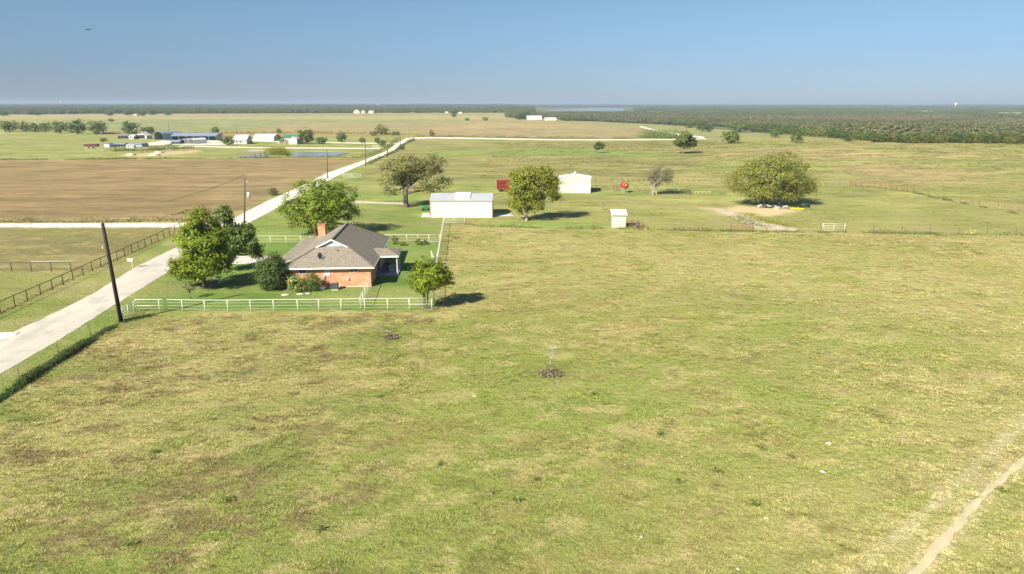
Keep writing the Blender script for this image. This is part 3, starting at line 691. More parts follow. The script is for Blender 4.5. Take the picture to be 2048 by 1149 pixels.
FT = [  # label, base, xr, top, leaf
 ('round green tree at the left end of the farm tree row', (19,264), (-4,42), 240, 'dull'),
 ('low tree second from left in the farm tree row', (51,264), (38,66), 243, 'dark'),
 ('small dark tree third from left in the farm tree row', (72,265), (58,86), 245, 'dull'),
 ('narrow tree fourth from left in the farm tree row', (90,265), (80,102), 242, 'dull'),
 ('wide pale green tree in the middle right of the farm tree row', (120,267), (100,140), 239, 'shrub'),
 ('tallest dark tree of the farm tree row', (157,269), (136,176), 236, 'dark'),
 ('rounded tree at the right end of the farm tree row', (196,269), (174,218), 240, 'dull'),
 ('tiny tree in the green field above the farm tree row', (222,244), (216,229), 237, 'dull'),
 ('broad dark tree behind the white gabled farmhouse', (261,268), (242,282), 242, 'dark'),
 ('lower rounded tree beside the arched carport', (295,268), (280,313), 251, 'dull'),
 ('squat grey green bush alone in the pasture left of the farm sheds', (207,284), (199,216), 275, 'dull'),
 ('lone little tree behind the right end of the long blue shed', (431,268), (422,441), 252, 'dull'),
 ('dense dark round bush in front of the white roofed barn', (456,291), (442,471), 271, 'dark'),
 ('small tree peeking above the bush by the long white building', (558,268), (552,564), 256, 'dull'),
 ('dark bush between the long white building and the green roof', (557,284), (549,567), 269, 'dark'),
 ('big dark green tree beside the green roofed house', (613,288), (594,633), 254, 'dark'),
 ('lower dark tree joined to the right of the big dark green tree', (646,288), (630,656), 272, 'dark'),
 ('neat round dark green lollipop tree on the farm drive', (683,286), (672,695), 262, 'dark'),
 ('small round tree further along the farm drive', (725,287), (717,732), 274, 'dull'),
 ('big brownish tree in scrub before the road bend', (762,270), (748,778), 248, 'olive'),
 ('low scrub bush left of the big brownish tree', (746,272), (738,756), 262, 'weed'),
 ('round dark tree at the farm gate', (754,288), (748,762), 273, 'dark'),
 ('dark tree nearest the road at the farm gate', (763,294), (755,774), 278, 'dark'),
 ('little dark tree left of a close pair near the bend', (788,272), (783,793), 262, 'dull'),
 ('little dark tree right of a close pair near the bend', (796,272), (791,801), 262, 'dull'),
 ('narrow upright tree beyond the road corner', (863,275), (857,870), 259, 'dull'),
 ('small dark tree on the far low rise', (908,235), (901,915), 222, 'dark'),
 ('low dark bush on the far low rise', (934,242), (929,940), 236, 'dark'),
 ('pale scrubby bush right of the dark ones on the far rise', (971,242), (964,977), 233, 'olive'),
 ('dark tree left of the far white barn', (1038,240), (1028,1049), 224, 'dark'),
 ('dark tree touching the far white barn', (1053,240), (1043,1063), 222, 'dark'),
 ('dark lone tree above the pale lane', (1404,264), (1391,1419), 239, 'dark'),
 ('small tree right against the dark lone tree above the lane', (1419,264), (1410,1427), 248, 'dull'),
 ('bright green tree on the meadow edge, nearest of its cluster', (1462,287), (1440,1483), 258, 'shrub'),
 ('tree behind the bright green one on the meadow edge', (1478,265), (1455,1502), 240, 'shrub'),
 ('green tree standing clear before the woods', (1550,276), (1537,1565), 252, 'shrub'),
 ('dark tree standing clear in the meadow, right of the other clear one', (1594,287), (1580,1607), 263, 'dull'),
 ('small rounded bush in front of the right woods', (1695,284), (1687,1705), 274, 'dark'),
 ('wide low thicket bush in front of the right woods', (1757,285), (1737,1777), 268, 'dull'),
 ('rounded tree at the left end of the meadow wood edge', (1378,256), (1362,1395), 238, 'shrub'),
 ('dark scrub beside the road below the corner', (803,300), (796,811), 290, 'dull'),
]
for i, (lb_, b_, xr_, yt_, lf_) in enumerate(FT):
    far_tree(lb_, b_, xr_, yt_, lf_, 'bush' if ('bush' in lb_ or 'scrub' in lb_) else 'tree', 'bush' if ('bush' in lb_ or 'scrub' in lb_) else 'tree', None, i % 6)
# front edge of the right-hand woods
xs = 1505.0; i = 0
while xs < 2060:
    w = random.uniform(13, 22); vb = float(np.interp(xs, [1500, 1600, 1700, 1800, 2060], [264, 272, 281, 286, 288]))
    far_tree('tree in the front edge of the woods behind the right hill', (xs, vb+random.uniform(-1, .6)), (xs-w*.75, xs+w*.75), vb-random.uniform(16, 25), random.choice(['dull', 'olive', 'dull', 'shrub', 'dark']),
             'edge_tree', 'tree', 'trees along the front edge of the woods', i % 6)
    xs += w*.62; i += 1
# distant field trees below the left woods
for k, u in enumerate((8, 60, 75, 221, 258, 284, 304, 335)):
    far_tree('dark tree in front of the far left woods', (u, 231.5+random.uniform(-1, 1.5)), (u-random.uniform(7, 14), u+random.uniform(7, 14)), 220+random.uniform(-1, 3), 'dark', 'distant_tree', 'tree', 'trees in front of the far left woods', k % 6)

# ------------------------------------------------------------------ scatter with geometry nodes
def scatter(name, P, S, A, I, C, protos, label, cat, SZ=None):
    me = bpy.data.meshes.new(name); me.vertices.add(len(P)); me.vertices.foreach_set('co', np.asarray(P, np.float32).ravel())
    def fa(n, t, d, key='value'):
        a = me.attributes.new(n, t, 'POINT'); a.data.foreach_set(key, np.ascontiguousarray(d).ravel())
    n = len(P)
    fa('sc', 'FLOAT_VECTOR', np.stack([S, S, S if SZ is None else SZ], 1).astype(np.float32), 'vector')
    fa('rt', 'FLOAT_VECTOR', np.stack([np.zeros(n), np.zeros(n), A], 1).astype(np.float32), 'vector')
    fa('ix', 'INT', I.astype(np.int32))
    fa('cover', 'FLOAT_COLOR', np.c_[C, np.ones(n)].astype(np.float32), 'color')
    o = bpy.data.objects.new(name, me); col.objects.link(o); tag(o, label, cat, None, 'stuff')
    ng = bpy.data.node_groups.new(name+'_nodes', 'GeometryNodeTree')
    ng.interface.new_socket('Geometry', in_out='INPUT', socket_type='NodeSocketGeometry')
    ng.interface.new_socket('Geometry', in_out='OUTPUT', socket_type='NodeSocketGeometry')
    gi = ng.nodes.new('NodeGroupInput'); go = ng.nodes.new('NodeGroupOutput')
    ip = ng.nodes.new('GeometryNodeInstanceOnPoints'); jn = ng.nodes.new('GeometryNodeJoinGeometry')
    for p in protos:
        oi = ng.nodes.new('GeometryNodeObjectInfo'); oi.inputs['Object'].default_value = p; oi.inputs['As Instance'].default_value = True
        ng.links.new(oi.outputs['Geometry'], jn.inputs[0])
    def at(nm, t):
        a = ng.nodes.new('GeometryNodeInputNamedAttribute'); a.data_type = t; a.inputs[0].default_value = nm; return [s for s in a.outputs if s.enabled and s.name == 'Attribute'][0]
    ng.links.new(gi.outputs[0], ip.inputs['Points']); ng.links.new(jn.outputs[0], ip.inputs['Instance'])
    ip.inputs['Pick Instance'].default_value = True
    ng.links.new(at('ix', 'INT'), ip.inputs['Instance Index']); ng.links.new(at('sc', 'FLOAT_VECTOR'), ip.inputs['Scale'])
    ng.links.new(at('rt', 'FLOAT_VECTOR'), ip.inputs['Rotation'])
    ng.links.new(ip.outputs[0], go.inputs[0])
    md = o.modifiers.new('scatter', 'NODES'); md.node_group = ng
    return o
# woods
WP = []
for sd in range(5):
    _, _, (V, Fq) = proto(200+sd, 80, 13, .075); WP.append(fast('wood_crown', V, Fq, LM['woods'], link=False))
def make_woods():
    n = 150000; u = rng.uniform(-150, 2200, n); d = np.exp(rng.uniform(math.log(430), math.log(9500), n))
    x = (u-CX)/F/CP*d*.98; y = d
    vg = CY-F*np.tan(PIT-np.arctan(CH/d))   # pixel row of flat ground at this depth
    keep = np.zeros(n, bool); c1 = np.zeros(n)
    # right woods
    edge = np.interp(u, [1020, 1060, 1180, 1300, 1400, 1500, 1600, 1700, 1800, 2200], [236, 241, 243, 249, 252, 261, 270, 279, 284, 290])
    zr = -6*ss(-40, 220, x)*ss(400, 700, y)
    vv = CY-F*np.tan(PIT-np.arctan((CH-zr)/d))
    rw = (vv < edge) & (u > 1015) & (vv > 211)
    lk = (u > 1066) & (u < 1256) & (d > 1250) & (d < 4300)
    gf = (u > 1690+420*(fbm(x/160, y/260, 74, 3)-.5)+(vv-222)*3) & ~(fbm(x/90, y/260, 76, 3) > .60) & (vv > 221.5+2*(fbm(x/250, y/600, 75, 3)-.5)) & (vv < 248)
    pr = np.clip(.55*(d/900)**-0.1, 0, 1)
    nz = fbm(x/160, y/300, 71, 3)
    keep |= rw & ~gf & ((nz > .40+.07*ss(1500, 3500, d)) | (d < 1100))
    # left woods band
    eL = np.interp(u, [-150, 90, 250, 560, 1000, 1060], [229, 229.5, 228.2, 227.6, 226, 226])
    nz2 = fbm(x/300, y/500, 72, 3)
    lw = (vg < eL) & (u <= 1060)
    keep |= lw & (((nz2 > .36) & (d < 2400)) | ((nz2 > .46) & (d >= 2400)))
    ztop = zr+9.5; vtop = CY-F*np.tan(PIT-np.arctan((CH-ztop)/d)); keep &= ~((u > 1066) & (u < 1256) & (d < 4300) & (vtop < 222.0)); keep &= sdist(x, y, LAKE) < -30
    keep &= ~((u > 1046) & (u < 1118) & (vv > 236.5))
    x, y, d, u = x[keep], y[keep], d[keep], u[keep]; m = len(x)
    # thin by distance
    z = Zf(x, y)
    big = 1+1.6*ss(1500, 6000, d)
    h = rng.uniform(5.5, 10.5, m)*(1+.25*ss(1400, 3000, d))*(.55+.9*fbm(x/220, y/300, 77, 3)); w = rng.uniform(8, 13, m)*big
    q = fbm(x/170, y/110, 73, 4)+rng.uniform(-.07, .07, m)
    br = np.array([.25, .20, .115]); gr = np.array([.125, .155, .055]); ol = np.array([.165, .17, .05])
    right = ss(1000, 1060, u)*ss(1500, 900, d)
    t = np.clip((q-.30)*3.2, 0, 1)[:, None]*(.15+.85*right[:, None])
    t = t*(.35+.65*ss(480, 700, d))[:, None]; C = gr*(1-t)+br*t
    e = rng.random(m)[:, None]; C = C*(.86+.28*e); C = np.where(rng.random(m)[:, None] < .15, ol, C)
    # density: near right edges full, far sparse
    print('woods', m)
    scatter('woods', np.stack([x, y, z-.3], 1), w, rng.uniform(0, 6.28, m), rng.integers(0, 5, m), C, WP, 'brown and green woodland canopy spreading to the horizon', 'woods', h)
make_woods()
# grass tufts
def tuft(seed, nb, h, sp, w):
    rg = np.random.default_rng(seed); V = []; Fq = []
    for i in range(nb):
        a = rg.uniform(0, 6.28); r = rg.uniform(0, sp*.5); lean = rg.uniform(.5, 1.8); hh = h*rg.uniform(.5, 1.1)
        b = np.array([math.cos(a)*r, math.sin(a)*r, -.02]); dd = np.array([math.cos(a), math.sin(a), 0]); s = np.array([-dd[1], dd[0], 0])*w*.5
        m = b+dd*hh*lean*.45+np.array([0, 0, hh*.6]); t = b+dd*hh*lean+np.array([0, 0, hh])
        n = len(V); V += [b-s, b+s, m+s*.8, m-s*.8, t-s*.3, t+s*.3]; Fq += [(n, n+1, n+2, n+3), (n+3, n+2, n+5, n+4)]
    return fast('grass_tuft', V, Fq, LM['grass'], link=False)
TP = [tuft(1, 26, .075, .50, .035), tuft(2, 30, .055, .65, .04), tuft(3, 22, .10, .36, .03), tuft(4, 34, .045, .80, .045)]
def make_grass():
    P = []
    for (d0, d1, dens, sc) in ((24, 45, 26, .9), (45, 75, 15, 1.05), (75, 120, 6, 1.3), (120, 175, 2.2, 1.7)):
        ar = math.pi*(d1*d1-d0*d0)*86/360; n = int(ar*dens)
        a = np.radians(rng.uniform(-43, 43, n)); r = np.sqrt(rng.uniform(d0*d0, d1*d1, n)); P.append(np.stack([np.sin(a)*r, np.cos(a)*r, np.full(n, sc)], 1))
    P = np.concatenate(P); x, y = P[:, 0], P[:, 1]
    hx = np.where(y < 70, -38.9-(y-47.8)*.15+.3, -8.6-(y-72)*.072); m = (x > hx+.2) & (y < np.interp(x, [-10, 0, 30, 60, 110], [123, 121.5, 119.5, 117.5, 115]))
    cl = fbm(x/2.2, y/1.6, 81, 3); m &= rng.random(len(x)) < .75+.4*ss(.40, .70, cl)
    tr = np.array([tuple(G(a, b, 0)[:2]) for a, b in [(1800,1165),(1856,1098),(1895,1055),(1958,985),(2000,950),(2065,893),(2075,905),(2016,957),(1975,992),(1915,1063),(1880,1105),(1828,1165)]])
    m &= sdist(x, y, [tuple(p) for p in tr]) < rng.uniform(-.25, .9, len(x))
    m &= sdist(x, y, TRACK2) < rng.uniform(-.6, .9, len(x))
    x, y, s0, cl = x[m], y[m], P[m, 2], cl[m]
    n2 = 110000; a = np.radians(rng.uniform(-43, 43, n2)); r_ = np.sqrt(rng.uniform(118**2, 400**2, n2)); xf, yf = np.sin(a)*r_, np.cos(a)*r_
    _, wf = cover(xf, yf); kf = (rng.random(n2) < wf[:, 0]*.95) & (wf[:, 1] < .1) & (xf > -10) & (fbm(xf/9, yf/4, 82, 3) > .44)
    for pl in (POND, LAKE): kf &= sdist(xf, yf, pl) < -3
    xf, yf = xf[kf], yf[kf]; x = np.r_[x, xf]; y = np.r_[y, yf]; s0 = np.r_[s0, 1.5+yf/150]; cl = np.r_[cl, np.full(len(xf), .5)]
    n = len(x); C, _ = cover(x, y)
    k = rng.random(n); straw = np.array([.44, .37, .19]); grn = np.array([.17, .215, .05]); brn = np.array([.21, .165, .075])
    t = .38*rng.random(n)[:, None]
    tgt = np.where((k < .40)[:, None], straw, np.where((k < .76)[:, None], grn, brn)); C = C*(1-t)+tgt*t
    C = C*1.18
    print('tufts', n)
    scatter('grass', np.stack([x, y, Zf(x, y)], 1), s0*rng.uniform(.6, 1.35, n)*(.85+.35*ss(.45, .7, cl)), rng.uniform(0, 6.28, n), rng.integers(0, 4, n), C, TP, 'rough clumpy pasture grass, green mixed with dry straw', 'grass')
make_grass()

# ------------------------------------------------------------------ weed strips (uncountable growth along fences)
def strip(name, label, px, w, h, n, ls, leaf, seed, lumps=.5, world=False):
    rg = np.random.default_rng(seed); pts = [G(*p, 0) for p in px] if not world else px
    L = resample(pts, 400); k = rg.random(n)*398; i = k.astype(int); f = (k-i)[:, None]; P = L[i]*(1-f)+L[i+1]*f
    den = fbm(P[:, 0]/2.5, P[:, 1]/2.5, seed, 3); keep = den > lumps*.75+rg.uniform(-.08, .08, n); P = P[keep]; den = den[keep]
    P = P+rg.normal(0, w*.38, P.shape); z = rg.random(len(P))**1.3*h*(.4+1.2*ss(.35, .7, den))
    V3 = np.c_[P, Zf(P[:, 0], P[:, 1])+z+.02]
    nr = rg.normal(0, .4, V3.shape)+np.array([0, -.2, .9])
    V, Fq = leafquads(V3, nr, ls, rg); o = fast(name, V, Fq, LM[leaf]); tag(o, label, 'weeds', None, 'stuff'); return o
strip('vines', 'dark green vines smothering the barbed wire fence beside the road', [(-60,842),(0,800),(85,741),(145,706),(194,672),(243,645)], .65, .36, 13000, .12, 'hedge', 5, .45)
strip('weeds', 'low weeds by the fence corner at the black pole', [(243,645),(262,640),(300,632)], .9, .25, 1200, .12, 'hedge', 6, .4)
strip('weeds', 'scrubby weeds along the wire fence across the middle', [(930,450),(960,453),(1100,458),(1222,458),(1310,461),(1462,463),(1505,464),(1644,466),(1700,467),(1830,468),(2048,471),(2200,474)], 1.0, .32, 6500, .18, 'weed', 7, .6)
strip('weeds', 'darker green tufts of weeds along the right half of the cross fence', [(1280,460),(1500,464),(1700,467),(1830,468),(2048,471),(2200,474)], .7, .4, 2400, .16, 'hedge', 8, .70)
strip('weeds', 'pale flowering weeds on the fence at the right', [(1930,468),(2003,470)], .9, .8, 500, .16, 'pale', 9, .62)
strip('weeds', 'weedy edge between the ploughed field and the farm pasture', [(-300,320),(0,320),(200,319.5),(430,317.5),(600,315.5),(720,316)], 2.0, .45, 7000, .4, 'weed', 10, .5)
strip('dry_grass', 'tall dry straw grass along the dirt road', [(-200,445),(0,444),(200,444),(400,441)], 2.2, .6, 9000, .25, 'straw', 11, .35)
strip('weeds', 'weeds under the far fence line running up the right hill', [(1826,388),(1900,404),(1960,415),(2048,432),(2150,452)], .5, .4, 1600, .2, 'hedge', 12, .55)
strip('weeds', 'reddish weedy band behind the farm buildings', [(200,268),(430,267),(600,266),(830,270)], 9, 1.2, 7000, .8, 'straw', 13, .5)
strip('weeds', 'scrubby growth along the right side of the road towards the bend', [(735,330),(760,318),(792,304),(810,289),(830,280)], 1.6, 1.0, 3500, .35, 'hedge', 14, .45)
strip('weeds', 'scrubby growth along the left side of the road towards the bend', [(720,318),(752,308),(778,294),(796,279)], 2.4, 1.2, 3500, .35, 'weed', 15, .4)
strip('weeds', 'weeds along the far edge of the cross road', [(830,274),(960,275.5),(1100,278),(1270,280.5)], 3, 1.1, 5000, .5, 'weed', 16, .5)
strip('tall_crop', 'strip of tall reed green crop beside the far road corner', [(1284,276),(1320,277),(1352,279)], 9, 3.4, 9000, .55, 'reed', 17, .1)
strip('reeds', 'bright green reeds growing between the two halves of the pond', [(540,310),(560,309),(581,310)], 6, 2.2, 7000, .32, 'lime', 18, .1)
strip('weeds', 'brown thicket growing inside the corral', [(228,303),(270,302),(300,301),(345,299),(380,297)], 3, 1.2, 4000, .4, 'weed', 19, .45)
strip('weeds', 'dry growth under the black mesh fence', [(-40,650),(0,627),(120,568),(230,520),(372,459)], .45, .18, 4500, .12, 'straw', 20, .3)
strip('weeds', 'green weeds fringing the bare dirt path near the wide oak', [(1440,424),(1475,436),(1510,452),(1545,458)], 2.2, .35, 1500, .2, 'weed', 24, .5)
strip('weeds', 'green weeds between the dirt path and the gate', [(1490,426),(1520,441),(1570,452),(1640,458)], 2.6, .35, 1600, .2, 'lime', 25, .55)
strip('weeds', 'dark tufts along a furrow in the ploughed field', [(262,420),(300,413),(350,400),(420,379),(455,366),(490,350)], .25, .12, 1500, .14, 'dark', 22, .45)
strip('weeds', 'short dark furrow tufts near the end of the dirt road', [(327,430),(350,430),(380,420)], .3, .14, 500, .14, 'dark', 23, .4)

# ------------------------------------------------------------------ fences
def pipe_fence(name, label, posts, hgt, mat, rp=.045, rr=.035, rails=(1.0,), wires=(), rw=.012, braces=(), flat=False, thick=None, postw=None):
    B = posts[0]; t = thing(name, label, 'fence', B)
    loc = [Vector((p.x-B.x, p.y-B.y, p.z-B.z)) for p in posts]
    for p in loc: MB().tube([(p.x, p.y, -.1+p.z), (p.x, p.y, p.z+hgt)], rp, 8).build('post', mat, t, True)
    for k, r in enumerate(rails):
        mb = MB(); mb.tube([Vector((p.x, p.y, p.z+hgt*r)) for p in loc], rr, 6); mb.build('rail', mat, t, True)
    for r in wires:
        mb = MB(); mb.tube([Vector((p.x, p.y, p.z+hgt*r)) for p in loc], rw, 4); mb.build('rod', mat, t)
    for i, r in braces:
        a, b = loc[i], loc[i+1]; MB().tube([Vector((a.x, a.y, a.z+hgt*r)), Vector((b.x, b.y, b.z+hgt*r))], rr, 6).build('brace', mat, t, True)
    return t
def between(a, b, n): return [Vector((a.x+(b.x-a.x)*i/n, a.y+(b.y-a.y)*i/n, 0)) for i in range(n+1)]
def onground(ps): return [Vector((p.x, p.y, Z(p.x, p.y))) for p in ps]
FR = [G(u, v) for u, v in [(272.4,623.5),(320,623),(366,624),(410.6,624.5),(456.5,624.5),(502,624),(548.2,623.4),(596,623),(638.5,622.6),(683,622),(730,621.4),(775.6,621),(819,620.7),(864,620.4)]]
pipe_fence('pipe_fence', 'white pipe fence with thin rods running across the front of the yard', FR, 1.35, WHITE, rails=(1.0,), wires=(.25, .5, .76), rw=.011, braces=((0, .48), (12, .5)), rp=.05, rr=.036)
c0 = G(272.4, 623.5); c1 = G(246, 640)
pipe_fence('pipe_fence', 'short white pipe fence panel between the yard corner and the black pole', onground(between(c0+Vector((-.12, -.12, 0)), c1, 2)), 1.3, WHITE, rails=(1.0, .75, .5, .25), rr=.032)
SR = onground(between(G(865, 620, 0)+Vector((.15, .2, 0)), G(874, 531, 0), 7))
pipe_fence('pipe_fence', 'near half of the white side fence, behind the round yard tree', SR, 1.3, WHITE, rails=(1.0,), wires=(.25, .5, .75), rw=.012)
g0 = G(874, 531, 0); g1 = G(887.5, 449.5, 0)
SR2 = onground(between(g0+Vector((0, .3, 0)), g1, 17))
pipe_fence('pipe_fence', 'far half of the white side fence running to the shed gate', SR2, 1.35, WHITE, rails=(1.0,), wires=(.25, .5, .75), rw=.012)
BF = onground(between(G(770, 486, 0), G(880, 485.5, 0), 5))
pipe_fence('pipe_fence', 'white back fence between the house and the side fence', BF, 1.3, WHITE, rails=(1.0,), wires=(.3, .6), rw=.013, braces=((3, .28), (4, .1)))
LF = onground([G(u, 489.5, 0) for u in (478, 509.7, 541.5, 572.6, 602.7, 622)])
pipe_fence('pipe_fence', 'white back fence left of the big tree, behind the driveway', LF, 1.4, WHITE, rails=(1.0,), wires=(.3, .62), rw=.014)
XF = onground(between(G(721, 619, 0)+Vector((0, .1, 0)), G(739.5, 575.5, 0), 4))
pipe_fence('pipe_fence', 'white cross fence from the front fence to the house corner', XF, 1.35, WHITE, rails=(1.0,), wires=(.15, .3, .45, .6, .75), rw=.01)
def gate(label, a, b, hgt, mat, nr=4, mid=True, name='pipe_gate'):
    t = thing(name, label, 'gate', a); d = b-a; d.z = 0
    for nm, f in [('post', 0), ('post', 1)]+([('upright', .5)] if mid else []):
        p = d*f; MB().tube([(p.x, p.y, 0 if nm == 'post' else .15), (p.x, p.y, hgt)], .05 if nm == 'post' else .03, 8).build(nm, mat, t, True)
    for k in range(nr):
        z = hgt*(.22+.76*k/(nr-1)); MB().tube([(0, 0, z), (d.x, d.y, z)], .03, 6).build('rail', mat, t, True)
    return t
gate('white pipe gate in front of the long white shed', G(888.5, 449), G(929, 449), 1.35, WHITE)
gate('white pipe gate in the cross fence, right of the bare dirt path', G(1644.5, 465), G(1688.5, 465.5), 1.6, WHITE)
gate('rusty gate panel in the cross fence beside the dirt path', G(1462, 463), G(1505, 464), 1.4, RUST, 6)
gate('open white gate leaning out from the side fence', G(871, 533)+Vector((-.25, 0, 0)), G(870, 519)+Vector((-.5, 0, 0)), 1.3, WHITE, 4)
gate('white gate panel beside the road near the fourth roadside pole', G(687, 357), G(721, 358), 1.5, WHITE, 4)
gate('white farm gate at the end of the thin farm track', G(746, 298), G(766, 298.6), 1.6, WHITE, 5)
gate('small white gate beside the farm gravel yard', G(333, 304), G(346, 304.5), 1.7, WHITE, 3)
# T-post wire fences
def wire_fence(label, pts, spacing, hgt, pmat, wmat=RUST, rp=.03, wires=(.3, .6, .9), rw=.008, jitter=.04, name='wire_fence'):
    P = resample(pts, 300); ln = float(np.hypot(*np.diff(P, axis=0).T).sum()); n = max(2, int(ln/spacing)+1); Q = resample(pts, n)
    B = Vector((Q[0][0], Q[0][1], Z(*Q[0]))); t = thing(name, label, 'fence', B); tops = []
    for q in Q:
        z = Z(*q)-B.z; lx = random.uniform(-jitter, jitter); ly = random.uniform(-jitter, jitter); x, y = q[0]-B.x, q[1]-B.y
        MB().tube([(x, y, z-.1), (x+lx, y+ly, z+hgt)], rp, 5).build('post', pmat, t); tops.append((x, y, z))
    for w in wires: MB().tube([(a, b, c+hgt*w) for a, b, c in tops], rw, 3).build('wire', wmat, t)
    return t
wire_fence('barbed wire fence on rusty posts rising from the dark vines', [G(-40, 826, 0), G(17, 782, 0), G(85, 736, 0), G(145.5, 703, 0), G(194, 667, 0), G(240, 641, 0)], 4.6, 1.35, RUST, rp=.035)
wire_fence('thin wire fence crossing the middle between pasture and mown ground', [G(u, v, 0) for u, v in [(930,451),(1100,460),(1222,459),(1310,462),(1460,464)]], 4.4, 1.3, WOODP, rp=.035)
wire_fence('thin wire fence between the rusty gate and the white gate', [G(u, v, 0) for u, v in [(1507,464.5),(1642,466)]], 4.4, 1.3, WOODP, rp=.035)
wire_fence('thin wire fence right of the white gate, running out of the frame', [G(u, v, 0) for u, v in [(1691,466.5),(1830,468),(2048,471),(2150,473)]], 4.4, 1.3, WOODP, rp=.04)
PALE = M('pale_post', (.55, .49, .36), .8)
wire_fence('far wire fence on closely set pale posts left of the wide oak', [G(1186, 368, 0), G(1300, 367, 0), G(1460, 369, 0)], 1.5, 1.25, PALE, wires=(.5, .9), rp=.025)
wire_fence('far pale post fence right of the wide oak', [G(1634, 374), G(1697, 373)], 1.6, 1.2, PALE, wires=(.5, .9), rp=.025)
wire_fence('wire fence climbing away beside the right hill', [G(1828, 387), G(1900, 402), G(1960, 413), G(2048, 430), G(2120, 445)], 5, 1.3, WOODP)
wire_fence('old wire fence with leaning posts along the dirt road', [G(-40, 457.5, 0), G(140, 457, 0), G(366, 458, 0)], 4.2, 1.9, WOODP, rp=.025, jitter=.12)
wire_fence('post and wire fence along the near edge of the pond', [G(535, 318, 0), G(600, 317.6, 0), G(705, 317, 0)], 4.5, 1.1, WOODP, rp=.07, jitter=.05)
wire_fence('corral fence of dark posts in front of the low farm sheds', [G(231, 305, 0), G(290, 306, 0), G(345, 303, 0), G(388, 299, 0)], 7, 2.0, WOODP, rp=.12, wires=(.4, .9), rw=.03)
RP = [G(1698, 372), G(1755, 376.5), G(1826, 386)]
rpts = resample(RP, 12); pipe_fence('pipe_fence', 'rusty red pipe fence at the foot of the right hill', [Vector((a, b, Z(a, b))) for a, b in rpts], 1.4, RUST, rails=(1.0, .8, .6, .4, .2), rr=.035, rp=.06)
# black mesh fence
BP = [(5,568),(88,528),(160,497),(236,462),(303,433),(365,403),(421,377),(479,350),(531,325),(582,302),(630,281),(675,262),(718,243),(760,220),(798,203),(836,186),(872,168),(908,153),(942,135),(975,117),(1007,103),(1035,88),(1064,75)]
bp = [G(-60, 657, 0), G(-28, 641, 0)]+[G(a*.3481, 430+b*.3481, 0) for a, b in BP]
pipe_fence('mesh_fence', 'black pipe and mesh fence running beside the road up to the dirt road', bp, 1.3, BLACKP, rp=.05, rr=.04, wires=(.06, .2, .34, .48, .62, .76, .9), rw=.006)
bq = onground([G(u, 543.5, 0) for u in (-60, -16, 24, 64, 104, 143)])
pipe_fence('mesh_fence', 'black mesh fence branching left from the roadside fence', bq, 1.25, BLACKP, rp=.045, rr=.03, wires=(.06, .2, .34, .48, .62, .76, .9), rw=.006)
PALEP = M('pale_rail', (.45, .44, .40), .5)
a0 = G(64, 543.5, 0); a1 = G(172, 541, 0)
t = thing('rail_fence', 'pale top rail lying along the left branching mesh fence', 'fence', a0)
MB().tube([(0, .06, 1.34), (a1.x-a0.x, a1.y-a0.y, 1.34)], .035, 6).build('rail', PALEP, t, True)
# farm white panels
for k, (u0, u1, v, lb_) in enumerate(((171, 195, 303, 'white slatted pen panel under the dark red trailer'), (196, 211, 302.5, 'white pen panel right of the dark red trailer'), (0, 14, 270, 'pale gate panel at the far left of the farm pasture'))):
    gate(lb_, G(u0, v), G(u1, v), 1.6, WHITE, 3, name='pen_panel')

# ------------------------------------------------------------------ poles
def upole(label, base, vtop, mat, r=.16, utop=None, xf=False, arm=False, name='utility_pole'):
    B = G(*base); h = HT(vtop, B.y)-B.z; lean = 0 if utop is None else XX(utop, vtop, B.y)-B.x
    t = thing(name, label, 'utility pole', B)
    MB().tube([(0, 0, -.2), (lean*.5, 0, h*.5), (lean, 0, h)], [r, r*.87, r*.74], 12).build('pole', mat, t, True)
    MB().tube([(lean, 0, h), (lean, 0, h+.22)], [.05, .04], 6).build('insulator', GREYM, t)
    if xf:
        MB().tube([(lean+.42, -.1, h*.62), (lean+.42, -.1, h*.62+1.0)], .26, 12).build('transformer', M('transformer_grey', (.55, .58, .60), .5), t, True)
        MB().bar((lean, -.05, h*.62+.5), (lean+.3, -.1, h*.62+.5), .1).build('bracket', GREYM, t)
        MB().tube([(lean, 0, h-.5), (lean+.55, 0, h-.55)], .04, 5).build('arm', WHITE, t)
    if arm: MB().bar((lean-.7, 0, h-.35), (lean+.7, 0, h-.35), .11).build('arm', mat, t)
    return t
p = upole('tall black pole standing at the near corner of the white fence', (242.5,644), 447, POLEM, .205, 205)
MB().tube([(-.55, -.25, 7.8), (-.55, -.25, 8.1)], .06, 6).build('bracket', WHITE, p)
upole('grey wooden pole with a transformer beside the road behind the trees', (488.5,459), 357.5, WOODP, .16, 489.6, xf=True)
upole('bare pole on the road edge, third from the near end', (655,357.5), 299, WOODP, .16, 653.6)
upole('bare pole on the right of the road beyond the white gate panel', (731.5,333), 282, WOODP, .16, 730.5)
upole('bare pole beside the open branched oak top, nearing the bend', (775,316), 277, WOODP, .16, 774.5)
upole('short looking pole on the inside of the road bend', (801,298), 270, WOODP, .15, 800.5)
upole('farthest roadside pole at the road corner', (818.6,281), 254, WOODP, .14, 818)
upole('dark pole behind the arched carport', (338,266), 246, WOODP, .16, 337, arm=True)
upole('pole with a white lamp behind the farm bush', (473,270), 253, WOODP, .14, 472.5)
upole('thin pole out in the field behind the farm gate', (731,287), 281, WOODP, .1)
upole('leaning thin corner post where the black fence meets the dirt road', (376,458), 430, WOODP, .06, 370.5, name='corner_post')

